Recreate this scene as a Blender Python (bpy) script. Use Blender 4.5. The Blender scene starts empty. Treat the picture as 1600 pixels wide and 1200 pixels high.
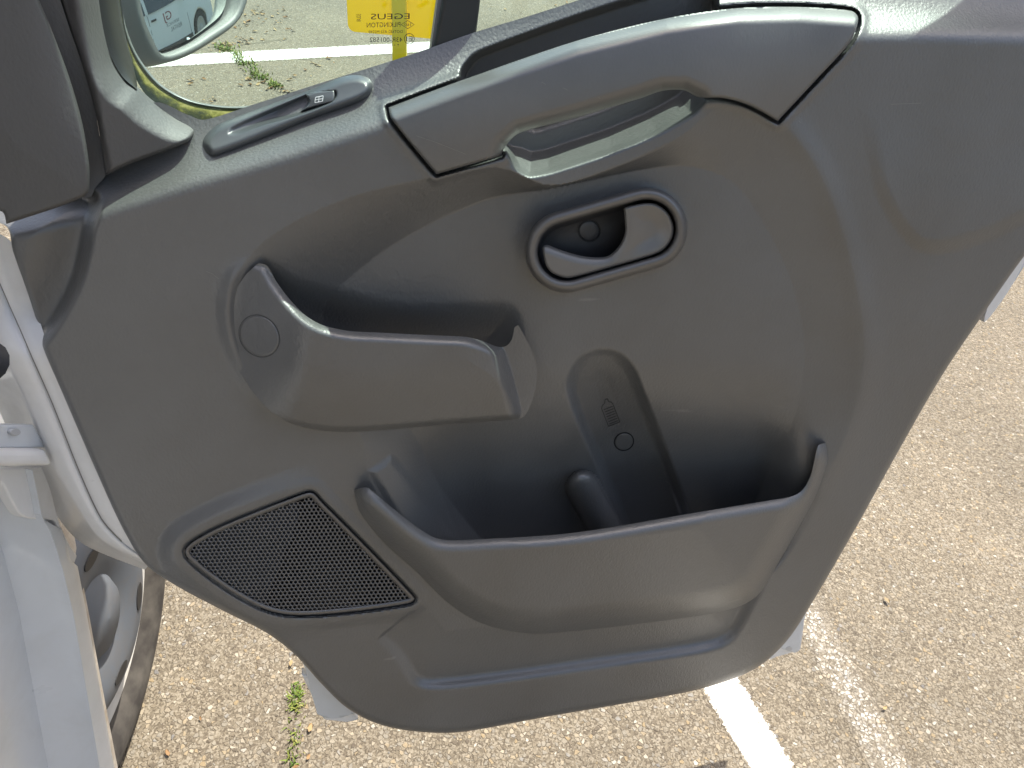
import bpy, math, random
import numpy as np
from mathutils import Matrix, Vector
C = bpy.context.scene.collection
rnd = random.Random(7)
R = math.radians

# ------------------------------------------------------------------ camera
F = 1209.0                                   # focal length in photograph pixels (1600 wide)
PITCH, HEAD, ROLL, LEAN = R(40), R(15), R(6.4), R(10)
CAM = np.array([0.0, 0.0, 1.36])
fw = np.array([math.sin(HEAD)*math.cos(PITCH), math.cos(HEAD)*math.cos(PITCH), -math.sin(PITCH)])
r0 = np.array([math.cos(HEAD), -math.sin(HEAD), 0.0]); u0 = np.cross(r0, fw)
rt = r0*math.cos(ROLL) + u0*math.sin(ROLL); up = u0*math.cos(ROLL) - r0*math.sin(ROLL)
cam = bpy.data.objects.new('camera', bpy.data.cameras.new('camera')); C.objects.link(cam)
cam.data.sensor_width = 36; cam.data.lens = 36*F/1600; cam.data.clip_start = 0.02; cam.data.clip_end = 500
cam.matrix_world = Matrix(((rt[0], up[0], -fw[0], CAM[0]), (rt[1], up[1], -fw[1], CAM[1]), (rt[2], up[2], -fw[2], CAM[2]), (0, 0, 0, 1)))
bpy.context.scene.camera = cam

# ------------------------------------------------------------------ daylight
SUN_AZ, SUN_EL = R(45), R(62.5)                # azimuth from the van's forward axis towards its outer side
w = bpy.data.worlds.new("World"); bpy.context.scene.world = w; w.use_nodes = True
nt = w.node_tree; bg = nt.nodes['Background']
sky = nt.nodes.new('ShaderNodeTexSky'); sky.sky_type = 'NISHITA'; sky.sun_disc = False
sky.sun_elevation = SUN_EL; sky.sun_rotation = SUN_AZ; sky.air_density = 1.0; sky.dust_density = 4.0; sky.ozone_density = 0.6
nt.links.new(sky.outputs[0], bg.inputs[0]); bg.inputs[1].default_value = 0.105
sl = bpy.data.lights.new('sun', 'SUN'); sl.energy = 3.5; sl.angle = R(0.5); sl.color = (1.0, 0.95, 0.86)
so = bpy.data.objects.new('sun', sl); C.objects.link(so)
sd = Vector((math.sin(SUN_AZ)*math.cos(SUN_EL), math.cos(SUN_AZ)*math.cos(SUN_EL), math.sin(SUN_EL)))
so.rotation_euler = sd.to_track_quat('Z', 'Y').to_euler(); so.location = (3, 3, 6)
vs = bpy.context.scene.view_settings
vs.view_transform = 'Standard'; vs.look = 'None'; vs.gamma = 1; vs.use_curve_mapping = False; vs.exposure = 1.62

# ------------------------------------------------------------------ measuring helpers
def ray(px, py):
    px = np.asarray(px, float); py = np.asarray(py, float)
    return fw + rt*((px-800)/F)[..., None] + up*((600-py)/F)[..., None]
def on_plane(px, py, p0, nrm):
    d = ray(px, py); t = np.dot(np.asarray(p0)-CAM, nrm)/(d @ np.asarray(nrm))
    return CAM + d*t[..., None]
# door plane: horizontal axis E (hinge -> latch), normal N towards the cabin side
best = None
for b in np.arange(60, 115, 0.05):
    e = np.array([math.sin(R(b)), math.cos(R(b)), 0]); c = e @ fw
    if c <= 0.01: continue
    x = 800 + F*(e @ rt)/c; y = 600 - F*(e @ up)/c
    err = abs(y - (860 - 0.143*(x-690)))
    if best is None or err < best[0]: best = (err, b, e)
E = best[2]; AW = np.array([-E[1], E[0], 0.0])
N = -AW*math.cos(LEAN) + np.array([0, 0, 1.0])*math.sin(LEAN)
O = CAM + fw*0.80
def P(px, py, n=0.0):                        # point of the door relief seen at (px,py), n metres proud of the door plane
    d = ray(px, py); n = np.asarray(n, float)
    t = (np.dot(O-CAM, N) + n*0.86)/(d @ N)
    return CAM + d*t[..., None]
def G(px, py, z=0.0):                        # point of the ground
    return on_plane(px, py, (0, 0, z), (0, 0, 1))

VAN = bpy.data.objects.new('van', None); C.objects.link(VAN)
vl = G(20, 1150); VAN.location = (float(vl[0]), float(vl[1]), 0)
VAN['label'] = 'white van standing with its grey trimmed front door swung open'; VAN['category'] = 'van'
VL = np.array(VAN.location)

def mesh(name, V, faces, mat, parent=None, smooth=True, loc=None, mats=None, fm=None):
    V = np.asarray(V, float); me = bpy.data.meshes.new(name)
    off = np.zeros(3)
    if parent is not None: off = VL if loc is None else np.array(loc)
    elif loc is not None: off = np.array(loc)
    V = V - off
    if isinstance(faces, np.ndarray):
        me.vertices.add(len(V)); me.vertices.foreach_set('co', V.astype(np.float32).ravel())
        k = faces.shape[1]; me.loops.add(faces.size); me.loops.foreach_set('vertex_index', faces.astype(np.int32).ravel())
        me.polygons.add(len(faces)); me.polygons.foreach_set('loop_start', np.arange(0, faces.size, k, dtype=np.int32))
        me.update(calc_edges=True); me.validate()
    else:
        me.from_pydata([tuple(v) for v in V], [], [tuple(int(i) for i in f) for f in faces]); me.update()
    me.polygons.foreach_set('use_smooth', [smooth]*len(me.polygons))
    for m in (mats or [mat]): me.materials.append(m)
    if fm is not None: me.polygons.foreach_set('material_index', fm)
    o = bpy.data.objects.new(name, me); C.objects.link(o)
    if parent is not None: o.parent = parent
    elif loc is not None: o.location = [float(a) for a in loc]
    return o
def fixn(o, angle=None):
    import bmesh
    bm = bmesh.new(); bm.from_mesh(o.data); bmesh.ops.recalc_face_normals(bm, faces=bm.faces); bm.to_mesh(o.data); bm.free()
    if angle:
        o.data.set_sharp_from_angle(angle=R(angle))
    return o

def curve(pts, closed=True, k=6):
    """Catmull-Rom through pts; a point written (x, y, 0) is a sharp corner."""
    n = len(pts); out = []
    segs = n if closed else n-1
    for i in range(segs):
        g = lambda j: pts[j % n] if closed else pts[min(max(j, 0), n-1)]
        p0, p1, p2, p3 = g(i-1), g(i), g(i+1), g(i+2)
        a, b, c, d = [np.array(q[:2], float) for q in (p0, p1, p2, p3)]
        if len(p1) > 2: a = b
        if len(p2) > 2: d = c
        L = np.linalg.norm(c-b)+1e-6
        m1 = (c-a)*0.5; m2 = (d-b)*0.5
        for m in (m1, m2):
            q = np.linalg.norm(m)
            if q > L: m *= L/q
        for s in range(k):
            t = s/k; t2 = t*t; t3 = t2*t
            out.append((2*t3-3*t2+1)*b + (t3-2*t2+t)*m1 + (-2*t3+3*t2)*c + (t3-t2)*m2)
    if not closed: out.append(np.array(pts[-1][:2], float))
    return np.array(out)
def udist(poly, X, Y, closed=False):
    D = np.full(X.shape, 1e18)
    n = len(poly)
    for i in range(n if closed else n-1):
        a = poly[i]; b = poly[(i+1) % n]; e = b-a; L = e@e+1e-12
        t = np.clip(((X-a[0])*e[0]+(Y-a[1])*e[1])/L, 0, 1)
        D = np.minimum(D, (X-a[0]-t*e[0])**2+(Y-a[1]-t*e[1])**2)
    return np.sqrt(D)
def inside(poly, X, Y):
    ins = np.zeros(X.shape, bool); n = len(poly)
    for i in range(n):
        x1, y1 = poly[i]; x2, y2 = poly[(i+1) % n]
        if y1 == y2: continue
        c = ((y1 > Y) != (y2 > Y)) & (X < (x2-x1)*(Y-y1)/(y2-y1)+x1); ins ^= c
    return ins
def sdf(poly, X, Y, pad=60):                # negative inside; beyond pad it is simply large
    X = np.asarray(X, float); Y = np.asarray(Y, float)
    out = np.full(X.shape, float(pad)*2)
    m = (X > poly[:, 0].min()-pad) & (X < poly[:, 0].max()+pad) & (Y > poly[:, 1].min()-pad) & (Y < poly[:, 1].max()+pad)
    x = X[m]; y = Y[m]
    d = udist(poly, x, y, True); out[m] = np.where(inside(poly, x, y), -d, d)
    return out
def ss(x, a, b):
    t = np.clip((x-a)/(b-a), 0, 1); return t*t*(3-2*t)
def sside(line, X, Y):                      # distance to an open left-to-right line, positive above it (towards image top)
    d = udist(line, X, Y)
    yl = np.interp(X, line[:, 0], line[:, 1])
    return np.where(Y < yl, d, -d)

def relief(name, poly, hfun, mat, parent, step=2.0, skirt=0.01, shell=0.0, holes=(), edge=None):
    """A moulded surface: fine grid inside an outline, its height over the door plane from hfun; rims closed by a skirt."""
    x0, y0 = poly.min(0)-2*step; x1, y1 = poly.max(0)+2*step
    xs = np.arange(x0, x1+step, step); ys = np.arange(y0, y1+step, step)
    X, Y = np.meshgrid(xs, ys); D = sdf(poly, X, Y, 30)
    if edge: X0 = X.copy()
    for it in range(2):                      # pull outside verts onto the outline
        m = (D > 0) & (D < 2.2*step)
        x = X[m]; y = Y[m]; e = 0.3
        gx = (sdf(poly, x+e, y, 30)-sdf(poly, x-e, y, 30)); gy = (sdf(poly, x, y+e, 30)-sdf(poly, x, y-e, 30))
        L = np.hypot(gx, gy)+1e-9; d = sdf(poly, x, y, 30)
        if it == 0: keep = D <= 0
        X[m] = x-gx/L*d; Y[m] = y-gy/L*d
        D = D.copy(); D[m] = np.abs(sdf(poly, X[m], Y[m], 30))*0+1e-3
    k = keep
    q = (k[:-1, :-1] | k[1:, :-1] | k[:-1, 1:] | k[1:, 1:])
    H = hfun(X, Y)
    V = P(X, Y, H); ny, nx = X.shape
    idx = np.arange(nx*ny).reshape(ny, nx)
    Fq = np.stack([idx[:-1, :-1][q], idx[1:, :-1][q], idx[1:, 1:][q], idx[:-1, 1:][q]], 1)
    used = np.unique(Fq); remap = np.full(nx*ny, -1); remap[used] = np.arange(len(used)); Fq = remap[Fq]
    V = V.reshape(-1, 3)[used]; Xu = X.ravel()[used]; Yu = Y.ravel()[used]; Hu = H.ravel()[used]
    ed = np.concatenate([Fq[:, [0, 1]], Fq[:, [1, 2]], Fq[:, [2, 3]], Fq[:, [3, 0]]])
    key = np.sort(ed, 1); kk = key[:, 0].astype(np.int64)*len(V)+key[:, 1]
    _, inv, cnt = np.unique(kk, return_inverse=True, return_counts=True)
    bd = ed[cnt[inv] == 1]
    n0 = len(V)
    if shell > 0:
        Vb = P(Xu, Yu, Hu-shell)
        V = np.concatenate([V, Vb]); Fs = np.stack([bd[:, 1], bd[:, 0], bd[:, 0]+n0, bd[:, 1]+n0], 1)
        Fq = np.concatenate([Fq, Fq[:, ::-1]+n0, Fs])
    elif skirt > 0:
        bv = np.unique(bd); rm = np.full(n0, -1); rm[bv] = np.arange(len(bv))+n0
        V = np.concatenate([V, P(Xu[bv], Yu[bv], Hu[bv]-skirt)]); Fs = np.stack([bd[:, 1], bd[:, 0], rm[bd[:, 0]], rm[bd[:, 1]]], 1)
        Fq = np.concatenate([Fq, Fs])
    o = mesh(name, V, Fq, mat, parent)
    o.data.set_sharp_from_angle(angle=R(62))
    return o

def prism(name, pts, mat, parent, n0=None, n1=None, plane=None, nrm=None, thick=None, bevel=0.0, loc=None, smooth=False, tuck=0.0):
    """Solid plate whose outline is given on one plane and carried through its thickness."""
    pts = np.asarray(pts, float)
    if plane is None:
        nn = n0+tuck*ss(pts[:, 1], 950, 1060) if tuck else n0
        A = P(pts[:, 0], pts[:, 1], nn); B = A + N*(n1-n0)
    else: A = on_plane(pts[:, 0], pts[:, 1], plane, nrm); B = A + np.asarray(thick)
    k = len(pts); V = np.concatenate([A, B])
    f = [tuple(range(k)), tuple(range(2*k-1, k-1, -1))] + [(i, (i+1) % k, k+(i+1) % k, k+i) for i in range(k)]
    o = fixn(mesh(name, V, f, mat, parent, smooth, loc))
    if bevel > 0:
        m = o.modifiers.new('bevel', 'BEVEL'); m.width = bevel; m.segments = 3; m.limit_method = 'ANGLE'; m.angle_limit = R(40)
        o.data.polygons.foreach_set('use_smooth', [True]*len(o.data.polygons)); o.data.set_sharp_from_angle(angle=R(35))
    return o

def tube(name, pts, r, mat, parent, seg=12, loc=None, closed=False):
    pts = [Vector(p) for p in pts]; V = []; Fc = []; n = len(pts)
    rs = r if hasattr(r, '__len__') else [r]*n
    ref = Vector((0, 0, 1))
    for i, p in enumerate(pts):
        a = pts[(i-1) % n] if (closed or i > 0) else p; b = pts[(i+1) % n] if (closed or i < n-1) else p
        t = (b-a).normalized(); s = t.cross(ref)
        if s.length < 0.05: s = t.cross(Vector((0, 1, 0)))
        s.normalize(); q = t.cross(s)
        for j in range(seg):
            an = 2*math.pi*j/seg; V.append(p+(s*math.cos(an)+q*math.sin(an))*rs[i])
    for i in range(n if closed else n-1):
        for j in range(seg):
            a = i*seg+j; b = i*seg+(j+1) % seg; c = ((i+1) % n)*seg; Fc.append((a, b, c+(j+1) % seg, c+j))
    if not closed: Fc += [tuple(range(seg-1, -1, -1)), tuple(range((n-1)*seg, n*seg))]
    return fixn(mesh(name, V, Fc, mat, parent, True, loc), 40)

# ------------------------------------------------------------------ materials
def mat(name, col, rough=0.5, spec=0.5, metal=0.0, coat=0.0):
    m = bpy.data.materials.new(name); m.use_nodes = True; b = m.node_tree.nodes['Principled BSDF']
    b.inputs['Base Color'].default_value = (*col, 1); b.inputs['Roughness'].default_value = rough
    b.inputs['Specular IOR Level'].default_value = spec; b.inputs['Metallic'].default_value = metal
    b.inputs['Coat Weight'].default_value = coat; b.inputs['Coat Roughness'].default_value = 0.08
    return m
def nd(m, t, **k):
    n = m.node_tree.nodes.new(t)
    for a, v in k.items():
        if a.startswith('i_'):
            key = a[2:]; key = int(key) if key.isdigit() else key.replace('_', ' ')
            n.inputs[key].default_value = v
        else: setattr(n, a, v)
    return n
def ln(m, a, b): m.node_tree.links.new(a, b)
def ramp(m, fac, stops):
    r = nd(m, 'ShaderNodeValToRGB'); el = r.color_ramp.elements
    while len(el) < len(stops): el.new(0.5)
    for e, (p, c) in zip(el, stops): e.position = p; e.color = (*c, 1) if len(c) == 3 else c
    ln(m, fac, r.inputs[0]); return r.outputs[0]

def plastic(name, col, rough, grain=1.0, scale=540, var=0.12):
    """moulded plastic with a fine leather grain, faint scuffs and dust"""
    m = mat(name, col, rough, 0.95); b = m.node_tree.nodes['Principled BSDF']
    tc = nd(m, 'ShaderNodeTexCoord')
    mp = nd(m, 'ShaderNodeMapping'); mp.inputs['Scale'].default_value = (1, 1, 0.6); ln(m, tc.outputs['Object'], mp.inputs[0])
    n1 = nd(m, 'ShaderNodeTexNoise', i_Scale=scale, i_Detail=3.0, i_Roughness=0.55, i_Distortion=0.8); ln(m, mp.outputs[0], n1.inputs['Vector'])
    v1 = nd(m, 'ShaderNodeTexVoronoi', feature='SMOOTH_F1', i_Scale=scale*0.75); ln(m, mp.outputs[0], v1.inputs['Vector'])
    ad = nd(m, 'ShaderNodeMath', operation='ADD'); ln(m, n1.outputs['Fac'], ad.inputs[0]); ln(m, v1.outputs['Distance'], ad.inputs[1])
    bp = nd(m, 'ShaderNodeBump', i_Strength=0.34*grain, i_Distance=0.0009); ln(m, ad.outputs[0], bp.inputs['Height']); ln(m, bp.outputs[0], b.inputs['Normal'])
    n2 = nd(m, 'ShaderNodeTexNoise', i_Scale=7.0, i_Detail=5.0, i_Roughness=0.6); ln(m, tc.outputs['Object'], n2.inputs['Vector'])
    lo = tuple(c*(1-var) for c in col); hi = tuple(c*(1+var) for c in col)
    base = ramp(m, n2.outputs['Fac'], [(0.3, lo), (0.7, hi)])
    # scuffs: sparse stretched streaks
    ms = nd(m, 'ShaderNodeMapping'); ms.inputs['Rotation'].default_value = (0.3, 0.5, 0.2); ms.inputs['Scale'].default_value = (9, 60, 60); ln(m, tc.outputs['Object'], ms.inputs[0])
    n3 = nd(m, 'ShaderNodeTexNoise', i_Scale=1.0, i_Detail=2.0); ln(m, ms.outputs[0], n3.inputs['Vector'])
    sc = ramp(m, n3.outputs['Fac'], [(0.76, (0, 0, 0)), (0.80, (1, 1, 1))])
    n4 = nd(m, 'ShaderNodeTexNoise', i_Scale=900.0, i_Detail=1.0); ln(m, tc.outputs['Object'], n4.inputs['Vector'])
    du = ramp(m, n4.outputs['Fac'], [(0.79, (0, 0, 0)), (0.83, (1, 1, 1))])
    a2 = nd(m, 'ShaderNodeMath', operation='MAXIMUM'); ln(m, sc, a2.inputs[0]); ln(m, du, a2.inputs[1])
    mu = nd(m, 'ShaderNodeMath', operation='MULTIPLY'); mu.inputs[1].default_value = 0.22; ln(m, a2.outputs[0], mu.inputs[0])
    mx = nd(m, 'ShaderNodeMixRGB'); ln(m, mu.outputs[0], mx.inputs[0]); ln(m, base, mx.inputs[1]); mx.inputs[2].default_value = (0.30, 0.29, 0.27, 1)
    ln(m, mx.outputs[0], b.inputs['Base Color'])
    rr = ramp(m, n2.outputs['Fac'], [(0.3, (rough-0.05,)*3), (0.7, (rough+0.07,)*3)]); ln(m, rr, b.inputs['Roughness'])
    return m
M = {}
M['trim'] = plastic('grained_grey_plastic', (0.100, 0.100, 0.097), 0.40, 0.85)
M['smooth'] = plastic('satin_grey_plastic', (0.100, 0.100, 0.097), 0.38, 0.3)
M['bezel'] = plastic('satin_bezel_plastic', (0.092, 0.088, 0.084), 0.34, 0.1)
M['lever'] = plastic('satin_lever_plastic', (0.120, 0.115, 0.108), 0.38, 0.1)
M['matte'] = plastic('matte_pillar_plastic', (0.062, 0.060, 0.058), 0.62, 0.8)
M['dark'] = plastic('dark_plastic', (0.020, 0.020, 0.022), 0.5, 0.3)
M['black'] = mat('black_rubber', (0.012, 0.012, 0.013), 0.6)
M['barblack'] = mat('satin_black_bar', (0.022, 0.023, 0.022), 0.45)
M['switch'] = plastic('switch_plastic', (0.062, 0.067, 0.070), 0.36, 0.05)
M['icon'] = mat('white_print', (0.7, 0.7, 0.7), 0.5)
M['mark'] = mat('fired_black_print', (0.02, 0.02, 0.02), 0.6)
M['yellow'] = mat('yellow_paint', (0.80, 0.60, 0.004), 0.45)
M['mirror'] = mat('mirror_silver', (0.86, 0.93, 0.90), 0.02, 0.5, 1.0)

def paint(name, col, dirt=0.3, coat=0.6, dcol=(0.33, 0.27, 0.18), dscale=14.0):
    m = mat(name, col, 0.35, 0.5, 0, coat); b = m.node_tree.nodes['Principled BSDF']; tc = nd(m, 'ShaderNodeTexCoord')
    n = nd(m, 'ShaderNodeTexNoise', i_Scale=dscale, i_Detail=8.0, i_Roughness=0.7, i_Distortion=0.6); ln(m, tc.outputs['Object'], n.inputs['Vector'])
    f = ramp(m, n.outputs['Fac'], [(0.45, (0, 0, 0)), (0.75, (dirt,)*3)])
    mx = nd(m, 'ShaderNodeMixRGB'); ln(m, f, mx.inputs[0]); mx.inputs[1].default_value = (*col, 1); mx.inputs[2].default_value = (*dcol, 1)
    ln(m, mx.outputs[0], b.inputs['Base Color'])
    rr = ramp(m, n.outputs['Fac'], [(0.3, (0.25,)*3), (0.75, (0.6,)*3)]); ln(m, rr, b.inputs['Roughness'])
    return m
M['paint'] = paint('white_van_paint', (0.58, 0.60, 0.615), 0.15)
M['dpaint'] = paint('dusty_inner_paint', (0.72, 0.71, 0.69), 0.15, 0.25)
M['dirty'] = paint('road_dirt_paint', (0.34, 0.31, 0.27), 0.95, 0.0, (0.15, 0.11, 0.07), 30.0)
M['carpaint'] = paint('clean_white_paint', (0.55, 0.57, 0.57), 0.08, 0.8)
M['darkglass'] = mat('dark_window_glass', (0.02, 0.025, 0.025), 0.05, 0.8)
M['seal'] = mat('sealant_line', (0.22, 0.21, 0.19), 0.8)
M['rivet'] = mat('bare_rivet', (0.45, 0.46, 0.47), 0.4, 0.5, 0.3)
M['chrome'] = mat('lamp_glass', (0.75, 0.78, 0.8), 0.1, 0.8, 0.6)
M['logo'] = mat('dark_red_print', (0.16, 0.02, 0.03), 0.5)
M['greyprint'] = mat('grey_print', (0.16, 0.17, 0.18), 0.5)

# window glass: slightly green, sees through, mirrors at grazing angles
m = bpy.data.materials.new('window_glass'); m.use_nodes = True; t = m.node_tree; t.nodes.remove(t.nodes['Principled BSDF'])
tr = nd(m, 'ShaderNodeBsdfTransparent'); tr.inputs[0].default_value = (0.865, 0.97, 0.94, 1)
gl = nd(m, 'ShaderNodeBsdfGlossy'); gl.inputs['Roughness'].default_value = 0.02
lf = nd(m, 'ShaderNodeLayerWeight'); lf.inputs[0].default_value = 0.5
pw = nd(m, 'ShaderNodeMath', operation='POWER'); pw.inputs[1].default_value = 5.0; ln(m, lf.outputs['Facing'], pw.inputs[0])
lw = nd(m, 'ShaderNodeMath', operation='MULTIPLY_ADD'); lw.inputs[1].default_value = 0.28; lw.inputs[2].default_value = 0.03; ln(m, pw.outputs[0], lw.inputs[0])
mx = nd(m, 'ShaderNodeMixShader'); ln(m, lw.outputs[0], mx.inputs[0]); ln(m, tr.outputs[0], mx.inputs[1]); ln(m, gl.outputs[0], mx.inputs[2])
ln(m, mx.outputs[0], t.nodes['Material Output'].inputs[0]); M['glass'] = m

# ground: exposed-aggregate asphalt
def aggregate(m, vec):
    dn = nd(m, 'ShaderNodeTexNoise', i_Scale=60.0, i_Detail=2.0); ln(m, vec, dn.inputs['Vector'])
    sub = nd(m, 'ShaderNodeVectorMath', operation='SCALE'); sub.inputs[3].default_value = 0.006; ln(m, dn.outputs['Color'], sub.inputs[0])
    vv = nd(m, 'ShaderNodeVectorMath', operation='ADD'); ln(m, vec, vv.inputs[0]); ln(m, sub.outputs[0], vv.inputs[1])
    v = nd(m, 'ShaderNodeTexVoronoi', feature='F1', i_Scale=132.0, i_Randomness=1.0); ln(m, vv.outputs[0], v.inputs['Vector'])
    e = nd(m, 'ShaderNodeTexVoronoi', feature='DISTANCE_TO_EDGE', i_Scale=132.0, i_Randomness=1.0); ln(m, vv.outputs[0], e.inputs['Vector'])
    sep = nd(m, 'ShaderNodeSeparateColor'); ln(m, v.outputs['Color'], sep.inputs[0])
    stone = ramp(m, sep.outputs[0], [(0.0, (0.17, 0.145, 0.115)), (0.18, (0.30, 0.26, 0.20)), (0.4, (0.42, 0.375, 0.30)), (0.6, (0.36, 0.34, 0.30)),
                                     (0.75, (0.52, 0.47, 0.385)), (0.88, (0.44, 0.35, 0.22)), (0.95, (0.72, 0.69, 0.62)), (1.0, (0.24, 0.24, 0.25))])
    v2 = nd(m, 'ShaderNodeTexVoronoi', feature='F1', i_Scale=330.0); ln(m, vec, v2.inputs['Vector'])
    s2 = nd(m, 'ShaderNodeSeparateColor'); ln(m, v2.outputs['Color'], s2.inputs[0])
    mortar = ramp(m, s2.outputs[1], [(0.0, (0.15, 0.125, 0.095)), (0.5, (0.27, 0.235, 0.18)), (1.0, (0.44, 0.40, 0.33))])
    g = ramp(m, e.outputs['Distance'], [(0.04, (0, 0, 0)), (0.16, (1, 1, 1))])
    # only some of the cells are big pebbles
    sel = ramp(m, sep.outputs[2], [(0.38, (0, 0, 0)), (0.5, (1, 1, 1))])
    mm = nd(m, 'ShaderNodeMath', operation='MULTIPLY'); ln(m, g, mm.inputs[0]); ln(m, sel, mm.inputs[1])
    c = nd(m, 'ShaderNodeMixRGB'); ln(m, mm.outputs[0], c.inputs[0]); ln(m, mortar, c.inputs[1]); ln(m, stone, c.inputs[2])
    big = nd(m, 'ShaderNodeTexNoise', i_Scale=1.6, i_Detail=6.0, i_Roughness=0.65); ln(m, vec, big.inputs['Vector'])
    bc = ramp(m, big.outputs['Fac'], [(0.3, (0.375, 0.36, 0.335)), (0.7, (0.52, 0.495, 0.455))])
    mu = nd(m, 'ShaderNodeMixRGB', blend_type='MULTIPLY', i_Fac=1.0); ln(m, c.outputs[0], mu.inputs[1]); ln(m, bc, mu.inputs[2])
    hm = nd(m, 'ShaderNodeMath', operation='MULTIPLY'); hm.inputs[1].default_value = 1.0; ln(m, mm.outputs[0], hm.inputs[0])
    h2 = nd(m, 'ShaderNodeMath', operation='MULTIPLY_ADD'); ln(m, s2.outputs[0], h2.inputs[0]); h2.inputs[1].default_value = 0.55; ln(m, hm.outputs[0], h2.inputs[2])
    return mu.outputs[0], h2.outputs[0]
m = mat('aggregate_asphalt', (0.3, 0.27, 0.2), 0.85, 0.3); tc = nd(m, 'ShaderNodeTexCoord')
c, h = aggregate(m, tc.outputs['Object']); b = m.node_tree.nodes['Principled BSDF']; ln(m, c, b.inputs['Base Color'])
bp = nd(m, 'ShaderNodeBump', i_Strength=0.6, i_Distance=0.004); ln(m, h, bp.inputs['Height']); ln(m, bp.outputs[0], b.inputs['Normal']); M['ground'] = m
def linemat(name, lo, hi):
    m = mat(name, (0.8, 0.78, 0.72), 0.7, 0.3); tc = nd(m, 'ShaderNodeTexCoord'); c, h = aggregate(m, tc.outputs['Object'])
    b = m.node_tree.nodes['Principled BSDF']
    n = nd(m, 'ShaderNodeTexNoise', i_Scale=70.0, i_Detail=5.0, i_Roughness=0.7); ln(m, tc.outputs['Object'], n.inputs['Vector'])
    uv = nd(m, 'ShaderNodeUVMap'); s = nd(m, 'ShaderNodeSeparateXYZ'); ln(m, uv.outputs[0], s.inputs[0])
    # across: 0..1, wear grows near both edges
    a = nd(m, 'ShaderNodeMath', operation='PINGPONG'); a.inputs[1].default_value = 0.5; ln(m, s.outputs[0], a.inputs[0])
    ed = ramp(m, a.outputs[0], [(0.0, (0.0,)*3), (0.10, (0.5,)*3), (0.3, (0.62,)*3)])
    ad = nd(m, 'ShaderNodeMath', operation='ADD'); ln(m, n.outputs['Fac'], ad.inputs[0]); ln(m, ed, ad.inputs[1])
    h3 = nd(m, 'ShaderNodeMath', operation='MULTIPLY_ADD'); ln(m, h, h3.inputs[0]); h3.inputs[1].default_value = 0.22; ln(m, ad.outputs[0], h3.inputs[2])
    hf_ = nd(m, 'ShaderNodeMath', operation='MULTIPLY'); hf_.inputs[1].default_value = 0.5; ln(m, h3.outputs[0], hf_.inputs[0])
    f = ramp(m, hf_.outputs[0], [(lo, (0, 0, 0)), (hi, (1, 1, 1))])
    mx = nd(m, 'ShaderNodeMixRGB'); ln(m, f, mx.inputs[0]); ln(m, c, mx.inputs[1]); mx.inputs[2].default_value = (0.55, 0.535, 0.49, 1)
    ln(m, mx.outputs[0], b.inputs['Base Color'])
    bp = nd(m, 'ShaderNodeBump', i_Strength=0.6, i_Distance=0.003); ln(m, h, bp.inputs['Height']); ln(m, bp.outputs[0], b.inputs['Normal'])
    al = ramp(m, ad.outputs[0], [(0.60, (0, 0, 0)), (0.66, (1, 1, 1))]); ln(m, al, b.inputs['Alpha'])
    return m
M['line'] = linemat('road_marking_white', 0.45, 0.56)
M['faint'] = linemat('road_marking_worn', 0.60, 0.92)

# ------------------------------------------------------------------ ground
def struct(o, label=None, kind='structure'):
    o['kind'] = kind
    if label: o['label'] = label
    return o
struct(mesh('ground', [(-60, -60, 0), (60, -60, 0), (60, 60, 0), (-60, 60, 0)], [(0, 1, 2, 3)], M['ground'], smooth=False))
def stripe(name, mt, a, b, c, d, k=1):                    # pixel corners: a-b first end, c-d far end
    A, B, Cc, Dd = [G(*q, 0.0007*k) for q in (a, b, c, d)]
    o = mesh(name, [A, B, Cc, Dd], [(0, 1, 2, 3)], mt, smooth=False)
    uv = o.data.uv_layers.new(name='UVMap'); uv.data.foreach_set('uv', [0, 0, 1, 0, 1, 1, 0, 1])
    struct(o, 'white painted parking line on the asphalt'); o['kind'] = 'structure'; return o
# extends a ground strip past the frame: corners as pixels, then prolonged in world space
def road_line(name, mt, e0, e1, back, fwd, k=1, label=None):
    A, B = G(*e0[0], 0.0007*k), G(*e0[1], 0.0007*k)         # near end left/right
    Cc, Dd = G(*e1[1], 0.0007*k), G(*e1[0], 0.0007*k)       # far end right/left
    dl = (Dd-A)/np.linalg.norm(Dd-A); dr = (Cc-B)/np.linalg.norm(Cc-B); d = (dl+dr)/2; d /= np.linalg.norm(d)
    A = A-d*back; B = B-d*back; Cc = Cc+d*fwd; Dd = Dd+d*fwd
    o = mesh(name, [A, B, Cc, Dd], [(0, 1, 2, 3)], mt, smooth=False)
    uv = o.data.uv_layers.new(name='UVMap'); uv.data.foreach_set('uv', [0, 0, 1, 0, 1, 1, 0, 1])
    o['kind'] = 'structure'
    if label: o['label'] = label
    return o
road_line('parking_line', M['line'], ((1158, 1190), (1245, 1190)), ((1100, 1085), (1160, 1065)), 1.0, 0.2, 1)
road_line('parking_line', M['faint'], ((1345, 1190), (1430, 1190)), ((1245, 975), (1292, 955)), 1.0, 0.15, 1)
road_line('parking_line', M['line'], ((300, 102), (300, 84)), ((640, 84), (640, 65)), 3.0, 4.0, 2)

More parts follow.
